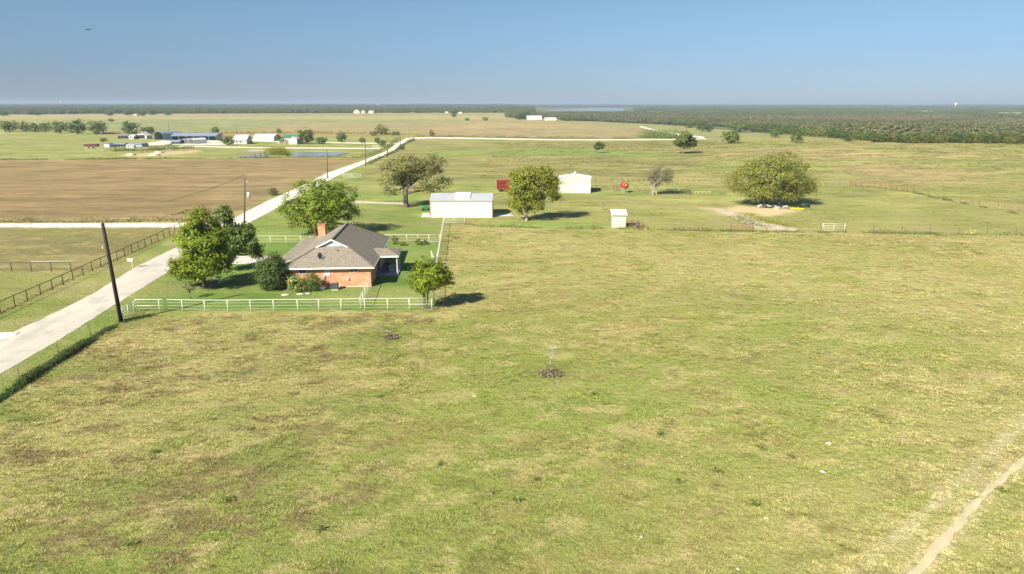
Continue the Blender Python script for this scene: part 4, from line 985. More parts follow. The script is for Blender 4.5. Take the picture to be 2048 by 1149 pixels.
# ------------------------------------------------------------------ the house
def house():
    t = thing('brick_house', 'orange brick ranch house with a grey brown hipped shingle roof', 'house', (-27.6, 81.0, 0), R(4))
    W, D, Hh = 10.2, 18.0, 2.45
    MB().box(0, 0, 0, W, D, Hh).box(-1.3, 3.6, 0, -.002, D, Hh).build('wall', BRICK, t)
    MB().box(-.04, -.04, 0, W+.04, -.003, .12).build('foundation', CONC, t)
    FL, FRt, RRt, RLt = (-.5, -.5, 2.62), (10.7, -.5, 2.62), (10.7, 18.5, 2.62), (-1.8, 18.5, 2.62)
    hl, hr = (3.28, 3.28, 4.51), (6.92, 3.28, 4.51); gp = (5.1, 3.28, 5.42); ap = (5.1, 15.2, 5.42)
    c1, c2 = (.3, 3.1, 3.02), (.3, 18.03, 3.02); e1 = (-1.8, 3.1, 2.62); m1 = (-.5, 3.1, 2.62)
    go = (5.1, 2.98, 5.42); hl2 = (3.28, 2.98, 4.51); hr2 = (6.92, 2.98, 4.51)
    rb = MB()
    rb.slab([FL, FRt, hr, hl], .08)                       # front hip
    rb.slab([FRt, RRt, ap, gp, hr], .08)                  # right slope
    rb.slab([FL, hl, gp, ap, c2, c1, m1], .08)            # left slope
    rb.slab([e1, c1, c2, RLt], .08)
    rb.slab([RRt, RLt, c2, ap], .08)
    rb.slab([hr, gp, go, hr2], .07).slab([hl, hl2, go, gp], .07)
    roof = rb.build('roof', SHING, t)
    MB().poly([(hl[0]+.15, 3.2, 4.5), (hr[0]-.15, 3.2, 4.5), (5.1, 3.2, 5.36)]).build('gable_siding', SIDING, roof)
    g = MB(); g.bar((hl2[0]-.12, 2.95, 4.42), (5.1, 2.95, 5.36), .05, .16).bar((5.1, 2.95, 5.36), (hr2[0]+.12, 2.95, 4.42), .05, .16); g.build('bargeboard', BRICKTRIM, roof)
    # ridge caps
    rc = MB()
    for a, b in ((gp, ap), (FL, hl), (FRt, hr), (ap, RRt)):
        rc.bar((a[0], a[1], a[2]+.03), (b[0], b[1], b[2]+.03), .26, .05)
    rc.build('ridge_cap', M('ridge_cap', (.17, .15, .12), .95), roof)
    fb = MB(); z0, z1 = 2.42, 2.60
    fb.box(-.53, -.54, z0, 10.73, -.505, z1); fb.box(10.705, -.5, z0, 10.74, 18.5, z1); fb.box(-1.8, 18.505, z0, 10.7, 18.54, z1)
    fb.box(-1.84, 3.1, z0, -1.805, 18.5, z1); fb.box(-.54, -.5, z0, -.505, 3.06, z1); fb.box(-1.84, 3.06, z0, -.5, 3.095, z1+.1)
    fb.build('fascia', BRICKTRIM, roof)
    MB().box(-.5, -.5, 2.40, 10.7, 18.5, 2.415).box(-1.8, 3.1, 2.40, -.502, 18.5, 2.415).build('soffit', BRICKTRIM, roof)
    MB().poly([(-1.8, 3.12, 2.6), (-.5, 3.12, 2.6), (.3, 3.12, 3.0)]).build('gable_siding', SIDING, roof)
    for x0, x1, zb, mt in ((1.6, 2.35, 1.8, GLASS), (4.65, 5.2, 1.5, SIDING), (7.7, 8.6, 1.9, GLASS)):
        w = MB().box(x0-.05, -.05, zb-.05, x1+.05, -.004, zb).box(x0-.05, -.05, zb, x0, -.004, 2.38).box(x1, -.05, zb, x1+.05, -.004, 2.38).box((x0+x1)/2-.02, -.04, zb, (x0+x1)/2+.02, -.02, 2.38).build('window', M('window_frame', (.45, .47, .46), .5), t)
        MB().box(x0, -.018, zb, x1, -.006, 2.38).build('pane', mt, w)
    # porch on the right side
    px0, px1, py0, py1 = 10.7, 13.1, 5.6, 10.2
    A, B_, C_, D_ = (9.6, py0, 3.17), (px1, py0, 2.62), (px1, py1, 2.62), (9.6, py1, 3.17)
    pr = MB(); pr.slab([(10.55, py0, 2.66), (px1, py0, 2.66), (11.6, py0+2.1, 3.15), (9.7, py0+2.1, 3.17)], .07)
    pr.slab([(px1, py0, 2.66), (px1, py1, 2.66), (11.6, py1-2.1, 3.15), (11.6, py0+2.1, 3.15)], .07)
    pr.slab([(px1, py1, 2.66), (10.55, py1, 2.66), (9.7, py1-2.1, 3.17), (11.6, py1-2.1, 3.15)], .07)
    pr.slab([(9.7, py0+2.1, 3.17), (11.6, py0+2.1, 3.152), (11.6, py1-2.1, 3.152), (9.7, py1-2.1, 3.17)], .06)
    po = pr.build('porch_roof', SHING, t)
    MB().box(10.76, py0-.04, 2.42, px1+.03, py0-.004, 2.62).box(px1+.004, py0, 2.42, px1+.04, py1, 2.62).box(10.76, py1+.004, 2.42, px1+.03, py1+.04, 2.62).build('fascia', BRICKTRIM, po)
    for y in (py0+.25, py0+2.2, py1-.25): MB().box(px1-.3, y-.06, .22, px1-.18, y+.06, 2.55).build('porch_post', WHITE, t)
    MB().box(W+.004, py0-.3, 0, px1-.1, py1, .22).build('porch_floor', M('porch_slab', (.30, .33, .36), .8), t)
    w = MB().box(W+.003, 6.6, .25, W+.06, 8.6, 2.3).build('door', M('door_frame', (.3, .26, .22), .6), t); MB().box(W+.062, 6.7, .3, W+.075, 8.5, 2.2).build('pane', GLASS, w)
    # chimney
    ch = MB().box(1.15, 14.2, 2.6, 2.15, 15.3, 5.35).build('chimney', BRICK, t)
    MB().box(1.07, 14.12, 5.352, 2.23, 15.38, 5.50).build('chimney_cap', M('cap_brick', (.40, .16, .08), .9), ch); MB().box(1.3, 14.4, 5.502, 2.0, 15.1, 5.62).build('flue', GREYM, ch)
    # fittings
    MB().tube([(3.9, .95, 3.3), (3.9, .85, 3.75)], .03, 6).build('dish_mast', GREYM, t)
    d = MB(); n = 14; c = Vector((4.05, .8, 3.8)); dr = Vector((.75, -.5, .35)).normalized(); u = dr.cross(Vector((0, 0, 1))).normalized(); v = u.cross(dr)
    cen = len(d.v); d.v.append(tuple(c-dr*.08))
    for rr_, off in ((.22, -.05), (.42, .05)):
        for k in range(n): a = 2*math.pi*k/n; d.v.append(tuple(c+(u*math.cos(a)+v*math.sin(a))*rr_+dr*off))
    for k in range(n):
        d.f.append((cen, cen+1+k, cen+1+(k+1) % n)); d.f.append((cen+1+k, cen+1+n+k, cen+1+n+(k+1) % n, cen+1+(k+1) % n))
    d.build('satellite_dish', M('dish_shaded', (.16, .17, .18), .5), t, True)  # dish colour darkened to carry the shade on its face
    MB().tube([(5.9, 2.3, 4.0), (5.9, 2.3, 4.35)], .05, 8).build('roof_vent', GREYM, t)
    MB().box(4.4, -.14, 1.15, 4.62, -.004, 1.55).build('meter_box', GREYW, t); MB().box(7.35, -.12, .9, 7.52, -.004, 1.25).build('meter_box', GREYW, t)
    return t
HS = house()
def hl(x, y, z=0):
    c, s = math.cos(R(4)), math.sin(R(4)); wx, wy = -27.6+x*c-y*s, 81.0+x*s+y*c; return Vector((wx, wy, z))
t = thing('air_conditioner', 'dark grey air conditioning unit beside the brick wall', 'air conditioner', hl(6.0, -1.1), R(4))
MB().box(-.38, -.38, 0, .38, .38, .1).build('pad', CONC, t); MB().box(-.35, -.35, .102, .35, .35, .86).build('casing', GREYM, t)
MB().tube([(0, 0, .862), (0, 0, .9)], .27, 14).build('fan_grille', M('fan_grey', (.25, .26, .27), .5), t)
t = thing('utility_box', 'small white box on the ground between the shrubs and the air conditioner', 'box', hl(4.35, -1.0), R(4))
MB().box(-.3, -.25, 0, .3, .25, .38).build('casing', WHITE, t); MB().slab([(-.33, -.28, .44), (.33, -.28, .44), (.33, .28, .44), (-.33, .28, .44)], .05).build('lid', GREYW, t)
# porch furniture
def chair(label, x, y, rot, mat):
    p = hl(x, y, .22); t = thing('patio_chair', label, 'chair', p, rot)
    MB().box(-.25, -.25, .4, .25, .25, .45).build('seat', mat, t); MB().slab([(-.25, .22, .95), (.25, .22, .95), (.25, .28, .95), (-.25, .28, .95)], .5).build('backrest', mat, t)
    for a in (-.22, .22):
        for b in (-.22, .22): MB().box(a-.02, b-.02, 0, a+.02, b+.02, .4).build('leg', mat, t)
chair('white patio chair in the shade of the house porch', 12.0, 6.6, 2.2, WHITE); chair('dark patio chair in the shade of the house porch', 11.2, 6.2, .4, GREYM)
t = thing('barbecue_grill', 'black covered barbecue grill under the house porch', 'grill', hl(11.4, 7.8, .22), .3)
b_ = MB(); ellip(b_, (0, 0, .8), (.42, .28, .25)); b_.build('lid', DARK, t); MB().box(-.4, -.25, 0, .4, .25, .7).build('cart', GREYM, t)
t = thing('patio_table', 'small table on the house porch', 'table', hl(12.2, 7.7, .22), 0)
MB().box(-.45, -.35, .62, .45, .35, .67).build('tabletop', GREYW, t); MB().tube([(0, 0, 0), (0, 0, .62)], .05, 8).build('leg', GREYM, t)
# stepping stones and birdbath
for (u, v, r, lb_) in ((571, 590.5, .55, 'flat pale stone slab on the lawn, leftmost of three'), (601, 589, .5, 'flat pale stone slab on the lawn, middle of three'), (616, 588, .36, 'flat pale stone slab on the lawn, smallest and rightmost of three')):
    m_ = MB(); ellip(m_, (0, 0, .04), (r, r*.7, .09), 12, 6, .08); o = m_.build('stone_slab', STONE, None, True, G(u, v)); tag(o, lb_, 'stone')
B = G(439.5, 567); t = thing('birdbath', 'grey pedestal birdbath on the lawn in the shade of the trees', 'birdbath', B)
MB().tube([(0, 0, 0), (0, 0, .08), (0, 0, .12), (0, 0, .62), (0, 0, .7)], [.22, .2, .1, .08, .13], 12).build('pedestal', GREYW, t, True); MB().tube([(0, 0, .7), (0, 0, .75), (0, 0, .84)], [.15, .34, .42], 14).build('bowl', GREYW, t, True)
B = G(265.6, 537); t = thing('mailbox', 'white mailbox on a white post across the road', 'mailbox', B, R(0))
MB().tube([(0, 0, 0), (0, 0, 1.0)], .055, 8).build('post', WHITE, t); MB().prism([(-.17, 0), (.17, 0), (.17, .2), (.12, .32), (0, .37), (-.12, .32), (-.17, .2)], 'x', (-.4, .4)).build('box', WHITE, t, loc=(-.15, 0, 1.0))

# ------------------------------------------------------------------ sheds and barns
def gabled(name, label, u0, u1, vb, ve, vr, depth, wall, roof, ridge='x', rot=None, cat='shed', open_front=False, posts=0, doors=(), ov=.25, loc=None, W=None, h=None, rise=None):
    """doors: (x0,x1,z0,z1,mat,name) along the front wall, metres from its left end"""
    if loc is None:
        A = G(u0, vb); B = G(u1, vb); W = (B-A).length; h = HT(ve, A.y)-A.z
        rot = math.atan2(-(A.x+B.x)/2*0, 1)*0 if rot is None else rot
        if rise is None:
            if ridge == 'x':
                yy = A.y+depth/2; rise = max(.15, HT(vr, yy)-A.z-h)
            else: rise = max(.15, HT(vr, A.y)-A.z-h)
        loc = A
    t = thing(name, label, cat, loc, rot or 0)
    if ridge == 'x':
        prof = [(0, 0), (depth, 0), (depth, h), (depth/2, h+rise), (0, h)]; ax = 'x'; span = W
    else:
        prof = [(0, 0), (W, 0), (W, h), (W/2, h+rise), (0, h)]; ax = 'y'; span = depth
    if open_front and ridge == 'x':
        w = MB(); th = .12
        w.box(0, depth-th, 0, W, depth, h); w.prism(prof, 'x', (0, th)); w.prism(prof, 'x', (W-th, W)); w.box(th, 0, h-.35, W-th, th*.6, h)
        w.build('wall', wall, t)
        for i in range(1, posts+1): x = W*i/(posts+1); MB().box(x-.12, 0, 0, x+.12, .2, h-.36).build('post', wall, t)
        MB().box(th, 0.3, .01, W-th, depth-th, .04).build('floor', M('dirt_floor', (.16, .13, .1), .95), t)
    elif open_front:
        w = MB(); th = .12; w.box(0, .1, 0, th, depth, h); w.box(W-th, .1, 0, W, depth, h); w.prism([(a, z) for a, z in prof], 'y', (depth-th, depth)); w.build('wall', wall, t)
        g = MB(); g.poly([(0, .05, h), (W, .05, h), (W/2, .05, h+rise)]); g.build('gable', wall, t)
    else:
        MB().prism(prof, ax, (0, span)).build('wall', wall, t)
    r = MB(); e = .1
    if ridge == 'x':
        q = ov*rise/(depth/2)
        r.slab([(-ov, -ov, h-q+e), (W+ov, -ov, h-q+e), (W+ov, depth/2, h+rise+e), (-ov, depth/2, h+rise+e)], .07)
        r.slab([(-ov, depth/2, h+rise+e), (W+ov, depth/2, h+rise+e), (W+ov, depth+ov, h-q+e), (-ov, depth+ov, h-q+e)], .07)
    else:
        q = ov*rise/(W/2)
        r.slab([(-ov, -ov, h-q+e), (W/2, -ov, h+rise+e), (W/2, depth+ov, h+rise+e), (-ov, depth+ov, h-q+e)], .07)
        r.slab([(W/2, -ov, h+rise+e), (W+ov, -ov, h-q+e), (W+ov, depth+ov, h-q+e), (W/2, depth+ov, h+rise+e)], .07)
    ro = r.build('roof', roof, t)
    for x0, x1, z0, z1, mt, nm in doors: MB().box(x0, -.06, z0, x1, -.004, z1).build(nm, mt, t)
    return t, W, h, rise
A = G(861, 435.5); B = G(984.5, 436)
W = (B-A).length; rt = math.atan2(B.y-A.y, B.x-A.x)+R(1.2); hS = HT(401, A.y); 
t, *_ = gabled('metal_shed', 'long cream metal shed with a pale grey ridged roof', 0, 0, 0, 0, 0, 7.6, CREAM, GALV, 'x', rt, 'shed', loc=A, W=W, h=hS-.12, rise=.95, ov=.12)
MB().box(0, -.09, hS-.24, W, -.03, hS-.1).build('eave_trim', M('brown_trim', (.33, .26, .19), .5), t); MB().box(-.05, -.05, 0, .08, -.004, hS-.25).box(W-.08, -.05, 0, W+.05, -.004, hS-.25).build('corner_trim', M('brown_trim', (.3, .2, .14), .5), t)
MB().slab([(W*.39, .9, hS+.38), (W*.64, .9, hS+.38), (W*.64, 3.75, hS+1.12), (W*.39, 3.75, hS+1.12)], .12).build('skylight', WROOF, t)
o = MB().tube([(0, 0, 0), (0, 0, 1.7)], .04, 6).build('standpipe', GREYM, None, False, G(874.5, 436.5)); tag(o, 'thin standing pipe just in front of the long cream shed', 'pipe')
# barn
A = G(1117, 386); B = G(1181, 386.5); Wb = (B-A).length; hb = HT(358, A.y)
t, *_ = gabled('metal_barn', 'white metal barn with a roof vent and a roll-up door', 0, 0, 0, 0, 0, 6.5, CREAMP, M('white_roof_plain', (.74, .74, .70), .4, var=.03), 'y', R(-6), 'barn', loc=A, W=Wb, h=hb, rise=.6, ov=.12,
     doors=((Wb*.46, Wb*.83, 0, hb*.86, WHITE, 'roll_up_door'), (Wb*.85, Wb*.95, 0, hb*.62, M('door_white', (.70, .70, .66), .5), 'door')))
MB().box(Wb*.45, -.08, 0, Wb*.46, -.004, hb*.88).box(Wb*.83, -.08, 0, Wb*.84, -.004, hb*.88).box(Wb*.45, -.09, hb*.862, Wb*.84, -.004, hb*.885).build('door_frame', M('brown_trim', (.3, .2, .14), .5), t)
MB().tube([(Wb/2, 3.4, hb+.6), (Wb/2, 3.4, hb+1.0), (Wb/2, 3.4, hb+1.05), (Wb/2, 3.4, hb+1.5)], [.3, .3, .48, .08], 12).build('roof_vent', WHITE, t, True)
# red livestock trailer
B = G(994, 384); sc = (G(1019, 384)-B).length; t = thing('livestock_trailer', 'red slatted livestock trailer partly behind the round leafy tree', 'trailer', B, R(4))
MB().box(0, 0, .5, sc, 1.9, .62).build('bed', REDP, t)
sl = MB()
for k in range(6): sl.box(.05, 0, .72+k*.36, sc, .05, .88+k*.36)
for k in range(5): sl.box(sc*k/4.05, -.03, .5, sc*k/4.05+.08, .0, 2.9)
sl.build('side_slats', REDP, t); MB().box(0, 1.85, .62, sc, 1.9, 2.8).box(0, 0.06, .62, .06, 1.85, 2.8).build('panel', M('dark_red', (.13, .045, .03), .8), t); MB().box(-.05, -.05, 2.9, sc+.05, 1.95, 2.96).build('roof', M('faded_red', (.4, .1, .07), .7), t)  # inner panels a darker red so the slats stand out
for x in (.9, 2.0): MB().tube([(x, -.05, .35), (x, .2, .35)], .35, 12).build('wheel', DARK, t, True)
# overhead fuel tank
B = G(1251, 387); t = thing('fuel_tank', 'round red overhead fuel tank raised on a white stand', 'tank', B, R(8))
hh = HT(372.5, B.y); m_ = MB(); m_.tube([(0, -.1, hh), (0, 0, hh), (0, 2.0, hh), (0, 2.1, hh)], [.55, .78, .78, .55], 18); m_.build('drum', REDP, t, True)
MB().box(-.1, -.13, hh+.05, .16, -.105, hh+.3).build('marker_plate', WHITE, t)
for x in (-.55, .55):
    for y in (.2, 1.7): MB().bar((x, y, 0), (x*.8, y, hh-.4), .08).build('leg', GREYW, t)
MB().bar((-.6, .15, .7), (.6, .15, .7), .05).bar((-.5, .2, 0.1), (.5, .2, hh-.5), .04).build('brace', GREYW, t)
def rack(name, label, u0, u1, v, hgt, mat, nr=2, npost=4, dep=1.0, cat='rack'):
    a = G(u0, v); b = G(u1, v); t = thing(name, label, cat, a); L = (b-a).length
    for k in range(npost):
        for y in (0, dep): MB().bar((L*k/(npost-1), y, 0), (L*k/(npost-1), y, hgt), .07).build('post', mat, t)
    for j in range(nr):
        z = hgt*(1-.45*j)-.04; f = MB()
        for y in (0, dep): f.bar((0, y, z), (L, y, z), .07)
        for x in (0, L): f.bar((x, 0, z), (x, dep, z), .07)
        f.build('rail', mat, t)
    return t
rack('pipe_rack', 'rusty brown pipe rack just left of the red fuel tank', 1229, 1246, 383, 1.5, RUST, 2, 4, 1.5)
rack('pipe_rack', 'low rusty red pipe stack between the fuel tank and the half bare tree', 1271, 1303, 386.5, .55, RUST, 1, 5, .9)
rack('hay_feeder', 'black steel frame just right of the half bare tree', 1336, 1355, 389, 1.15, BLACKP, 2, 3, 1.6, 'feeder')
rack('hay_feeder', 'black steel frame farther right, beside the yellow implements', 1363, 1381, 389.5, 1.05, BLACKP, 2, 3, 1.6, 'feeder')
for k, u in enumerate((1393, 1401, 1409, 1418)):
    o = rack('yellow_implement', 'small yellow steel frame standing in a row on the grass', u-2.5, u+2.5, 389.5, .75, YELP, 1, 2, .5, 'implement'); o['group'] = 'row of yellow steel frames'
B = G(1444, 389); t = thing('harrow', 'small dark harrow lying on the grass beyond the yellow frames', 'implement', B)
for k in range(4): MB().bar((-.9+k*.5, -.3, .1), (-.6+k*.5, .4, .25), .08).build('tine', RUST, t)
MB().bar((-.9, 0, .28), (.9, 0, .28), .1).build('beam', DARK, t)
B = G(1309, 391); t = thing('sawhorse', 'yellow wooden sawhorse at the foot of the half bare tree', 'sawhorse', B)
for a, b in ((-.5, -.25), (-.5, .25), (.5, -.25), (.5, .25)): MB().bar((a, b*2, 0), (a*.7, 0, 1.0), .08).build('leg', YELP, t)
MB().bar((-.6, 0, 1.0), (.6, 0, 1.0), .1).build('beam', YELP, t)
B = G(1205, 421); t = thing('old_post', 'weathered double wooden post standing alone on the mown grass', 'post', B)
MB().tube([(-.18, 0, 0), (-.2, 0, 1.0), (-.15, 0, 1.8)], [.15, .13, .1], 7).build('post', WOODO, t); MB().tube([(.15, .05, 0), (.2, .05, 1.1), (.25, 0, 1.65)], [.16, .12, .11], 7).build('post', WOODO, t)
MB().bar((-.25, .05, 1.2), (.3, .05, 1.25), .12).build('crosspiece', WOODO, t)
# small white shed
A = G(1224, 456); B = G(1251, 456); w = (B-A).length; hf = HT(431, A.y)
t = thing('pump_house', 'small cream shed with a slanted white roof beside the cross fence', 'shed', A, R(-3))
MB().prism([(0, 0), (2.2, 0), (2.2, hf+.45), (0, hf+.05)], 'x', (0, w)).build('wall', CREAMP, t)
MB().slab([(-.18, -.22, hf+.2), (w+.18, -.22, hf+.2), (w+.18, 2.4, hf+.72), (-.18, 2.4, hf+.72)], .12).build('roof', M('white_roof_plain', (.8, .8, .76), .4), t)
MB().box(-.18, -.25, hf+.0, w+.18, -.222, hf+.24).build('fascia', WHITE, t)
# ring and barrel
B = G(1274, 455); t = thing('round_feeder', 'dark round pipe feeder ring beside the small cream shed', 'feeder', B)
for z in (.15, .55, 1.0): MB().tube([(1.35*math.cos(a*math.pi/9), 1.0*math.sin(a*math.pi/9), z) for a in range(19)], .035, 5).build('hoop', RUST, t)
for k in range(9): a = k*2*math.pi/9; MB().tube([(1.35*math.cos(a), 1.0*math.sin(a), 0), (1.35*math.cos(a), 1.0*math.sin(a), 1.0)], .03, 5).build('post', RUST, t)
o = MB().tube([(0, 0, 0), (0, 0, .3), (0, 0, .32), (0, 0, .62), (0, 0, .64), (0, 0, 1.1)], [.3, .3, .32, .32, .3, .3], 14).build('barrel', M('dark_blue_drum', (.07, .07, .12), .6), None, True, G(1276, 456)); tag(o, 'dark blue barrel inside the round feeder ring', 'barrel')
# green cart left of long shed
B = G(852, 421); t = thing('mower', 'small green mower showing past the left end of the long shed', 'mower', B, .3)
MB().box(-1.0, -.5, .3, .8, .5, .75).build('deck', GREENP, t); MB().box(-.7, -.35, .752, 0, .35, 1.05).build('hood', GREENP, t)
for a in (-.7, .5):
    for b in (-.6, .45): MB().tube([(a, b, .28), (a, b+.15, .28)], .28, 10).build('wheel', DARK, t)
# junk under the wide oak
def lumpthing(name, label, cat, u, v, r, mat, seed, parts=4, dz=.4, mat2=None):
    random.seed(seed); B = G(u, v); t = thing(name, label, cat, B)
    for k in range(parts):
        a = random.uniform(-r, r); b = random.uniform(-.5, .5)
        m_ = MB(); m_.bar((a-.5, b, .1+random.random()*dz), (a+.5, b+random.uniform(-.4, .4), .15+random.random()*dz), random.uniform(.12, .4)); m_.build('scrap', mat if k % 2 else (mat2 or mat), t)
lumpthing('scrap_pile', 'grey scrap heap at the left foot of the wide oak', 'scrap', 1531, 416, 1.3, GREYW, 3, 7, .5, GREYM)
lumpthing('scrap_pile', 'mixed pale and dark scrap heap in the middle under the wide oak', 'scrap', 1556, 417, 1.8, WHITE, 5, 9, .4, GREYM)
lumpthing('lumber_pile', 'brown lumber lying between the scrap heaps and the yellow canoe', 'lumber', 1574, 418.5, 1.2, WOODO, 6, 6, .25)
B = G(1595, 419.5); o = MB(); prof = [(-1.6, .05), (-1.1, .3), (0, .42), (1.1, .3), (1.6, .05)]
o.tube([(a, 0, .25) for a, b in prof], [b for a, b in prof], 10); o = o.build('canoe', YEL, None, True, B); o.rotation_euler = (0, 0, R(-12)); o.scale = (1, 1, .6); tag(o, 'bright yellow upturned canoe at the shade edge of the wide oak', 'canoe')
B = G(1610, 416); t = thing('motorcycle', 'dark machine lying in the shade right of the yellow canoe', 'machine', B, .2)
MB().tube([(-1.1, -.05, .35), (-1.1, .1, .35)], .34, 12).build('wheel', DARK, t); MB().tube([(.9, -.05, .35), (.9, .1, .35)], .34, 12).build('wheel', DARK, t)
m_ = MB(); ellip(m_, (-.1, 0, .65), (.9, .3, .28)); m_.build('body', GREYM, t, True); MB().bar((.5, 0, .7), (.75, 0, 1.15), .08).bar((.7, -.35, 1.15), (.7, .35, 1.15), .05).build('handlebar', DARK, t)

# ------------------------------------------------------------------ farmstead buildings (left distance)
BOLD = dict(ov=.3)
gabled('open_shed', 'long open fronted blue grey shed at the back of the farm', 343, 432, 281, 272, 266.5, 10, BLUEM, BLUEM, 'x', 0, 'shed', open_front=True, posts=5)
gabled('farmhouse', 'white gabled farmhouse with a dark porch', 268, 292, 278.5, 272, 265, 10, WHITE, M('pale_roof', (.62, .62, .58), .6), 'y', .15, 'house', doors=((1.5, 6.5, .3, 2.4, DARK, 'porch_shade_panel'), (3.4, 4.4, 3.2, 4.0, GLASS, 'window')))  # near-black panel on the solid wall, painted-in shade of the porch
gabled('outbuilding', 'small white outbuilding joined left of the gabled farmhouse', 258, 267, 279, 274, 270.5, 5, WHITE, WHITE, 'x', 0, 'shed', doors=((.7, 2.0, .9, 1.8, DARK, 'window'),))
gabled('open_shed', 'low dark open shed at the left end of the farmhouse', 236, 256, 277.5, 271.5, 270, 6, BLUEM, BLUEM, 'x', 0, 'shed', open_front=True, posts=3)
def arch(name, label, u0, u1, vb, vt, depth, mat, rot=0, back=True, cat='carport'):
    A = G(u0, vb); B = G(u1, vb); W = (B-A).length; h = HT(vt, A.y)-A.z; t = thing(name, label, cat, A, rot); s = h*.55; n = 10
    o = MB(); pts = [(0, 0), (0, s)]+[(W/2-W/2*math.cos(math.pi*k/n), s+(h-s)*math.sin(math.pi*k/n)) for k in range(1, n)]+[(W, s), (W, 0)]
    inn = [(W/2+(a-W/2)*(1-.2/W), z-.1 if z > 0 else 0) for a, z in pts]
    o.prism(pts+inn[::-1], 'y', (0, depth)); o.build('shell', mat, t)
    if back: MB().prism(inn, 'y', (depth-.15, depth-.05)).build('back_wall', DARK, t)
    return t
arch('arched_carport', 'tall blue grey arched carport behind the farmhouse', 309, 333, 280, 263.5, 14, BLUEM, R(-22))
arch('arched_carport', 'small arched carport at the middle of the farm yard', 359, 371, 288.5, 278.5, 7, GREYW, R(-10))
arch('arched_carport', 'pale arched carport with a red car inside', 375, 394, 288.5, 277, 9, M('pale_carport', (.6, .6, .56), .5), R(-25), back=False)
gabled('open_shed', 'low blue roofed lean-to left of the small arched carport', 332, 358, 289, 284, 280.5, 6, BLUEM, BLUEM, 'x', 0, 'shed', open_front=True, posts=3)
gabled('small_shed', 'small pale blue shed at the left end of the low farm sheds', 208.5, 219, 295, 288, 286.5, 4, M('pale_blue_shed', (.5, .56, .62), .5), BLUEM, 'x', 0, 'shed')
gabled('open_shed', 'low dark open shed behind the corral thicket', 221, 248, 293.5, 289, 286.5, 5, BLUEM, BLUEM, 'x', 0, 'shed', open_front=True, posts=3)
gabled('low_shed', 'low blue grey roofed shed right of the dark open one', 255, 286, 294, 289.5, 286.3, 6, BLUEW, BLUEM, 'x', 0, 'shed', doors=((7.5, 9.0, 0, 1.7, DARK, 'door'),))
gabled('low_shed', 'small pale shed in front of the low blue grey one', 253, 266, 297, 292, 290, 3, M('pale_blue_shed', (.5, .56, .62), .5), GREYW, 'x', .2, 'shed')
gabled('barn', 'white roofed grey barn partly behind the dark round bush', 468, 493, 289, 279.5, 270.5, 12, GREYW, WROOF, 'x', R(8), 'barn', doors=((1.2, 1.9, 1, 1.7, DARK, 'window'), (3.2, 3.9, 1, 1.7, DARK, 'window')))
gabled('long_building', 'long plain white building with a curved roof in the farm', 507, 548, 283, 274, 268.5, 11, WHITE, WROOF, 'x', 0, 'building')
gabled('farmhouse', 'house with a dark green roof and white side wall', 578, 594, 289, 278.5, 274, 9, WHITE, WHITE, 'y', R(-4), 'house')
gabled('house', 'green roofed part behind the white walled farmhouse', 566, 596, 281, 276, 270, 9, GREYW, GREENR, 'x', 0, 'house')
lumpthing('lumber_pile', 'grey heap of lumber and junk left of the white walled farmhouse', 'lumber', 568, 288.5, 4, WOODO, 9, 22, 2.6, GREYW)
# farm bits
def tankh(label, u, v, L, r, mat, name='propane_tank'):
    B = G(u, v); t = thing(name, label, 'tank', B, .1)
    MB().tube([(-L/2, 0, r+.3), (-L/2+r*.5, 0, r+.3), (L/2-r*.5, 0, r+.3), (L/2, 0, r+.3)], [r*.5, r, r, r*.5], 12).build('drum', mat, t, True)
    for x in (-L*.3, L*.3): MB().box(x-.1, -r*.6, 0, x+.1, r*.6, .5).build('leg', GREYW, t)
tankh('white tank standing on the gravel of the farm yard', 336, 292.5, 4.6, 1.1, WHITE)
tankh('tiny white tank beside the white roofed barn', 502, 286.5, 2.2, .5, WHITE)
def car(label, u, v, mat, rot=0, L=4.4, group=None):
    B = G(u, v); t = thing('parked_car', label, 'car', B, rot)
    MB().prism([(-L/2, .35), (L/2, .35), (L/2, .8), (L*.28, .95), (-L/2, .95)], 'y', (-.85, .85)).build('body', mat, t)
    MB().prism([(-L*.38, .952), (L*.22, .952), (L*.10, 1.42), (-L*.28, 1.42)], 'y', (-.72, .72)).build('cabin', GLASS, t)
    for a in (-L*.32, L*.32):
        for b in (-.9, .7): MB().tube([(a, b, .33), (a, b+.2, .33)], .33, 10).build('wheel', DARK, t)
car('red car parked inside the pale arched carport', 386, 287.5, REDP, 1.2)
car('grey car parked right of the far white barns', 1112, 242, GREYW)
B = G(184, 297); t = thing('stock_trailer', 'dark maroon trailer alone at the left of the farm pens', 'trailer', B, .1)
MB().prism([(-3.2, 1.0), (3.0, .8), (3.4, 2.2), (-3.4, 2.0)], 'y', (-1, 1)).build('body', M('maroon', (.10, .03, .03), .7), t)
for a in (-1, 1): MB().tube([(a, -1.05, .45), (a, -.8, .45)], .45, 10).build('wheel', DARK, t)
B = G(515, 316); t = thing('dock', 'old wooden dock bridge standing over the left end of the pond', 'dock', B, 0)
MB().box(-3.6, -1, 2.0, 3.2, 1, 2.25).build('deck', WOODO, t)
for x in (-3.4, -1.2, 1.0, 3.0):
    for y in (-.9, .9): MB().bar((x, y, -.6), (x, y, 2.9), .16).build('post', WOODO, t)
MB().bar((-3.5, -.95, 2.85), (3.1, -.95, 2.85), .12).bar((-3.5, .95, 2.85), (3.1, .95, 2.85), .12).build('handrail', GREYW, t)
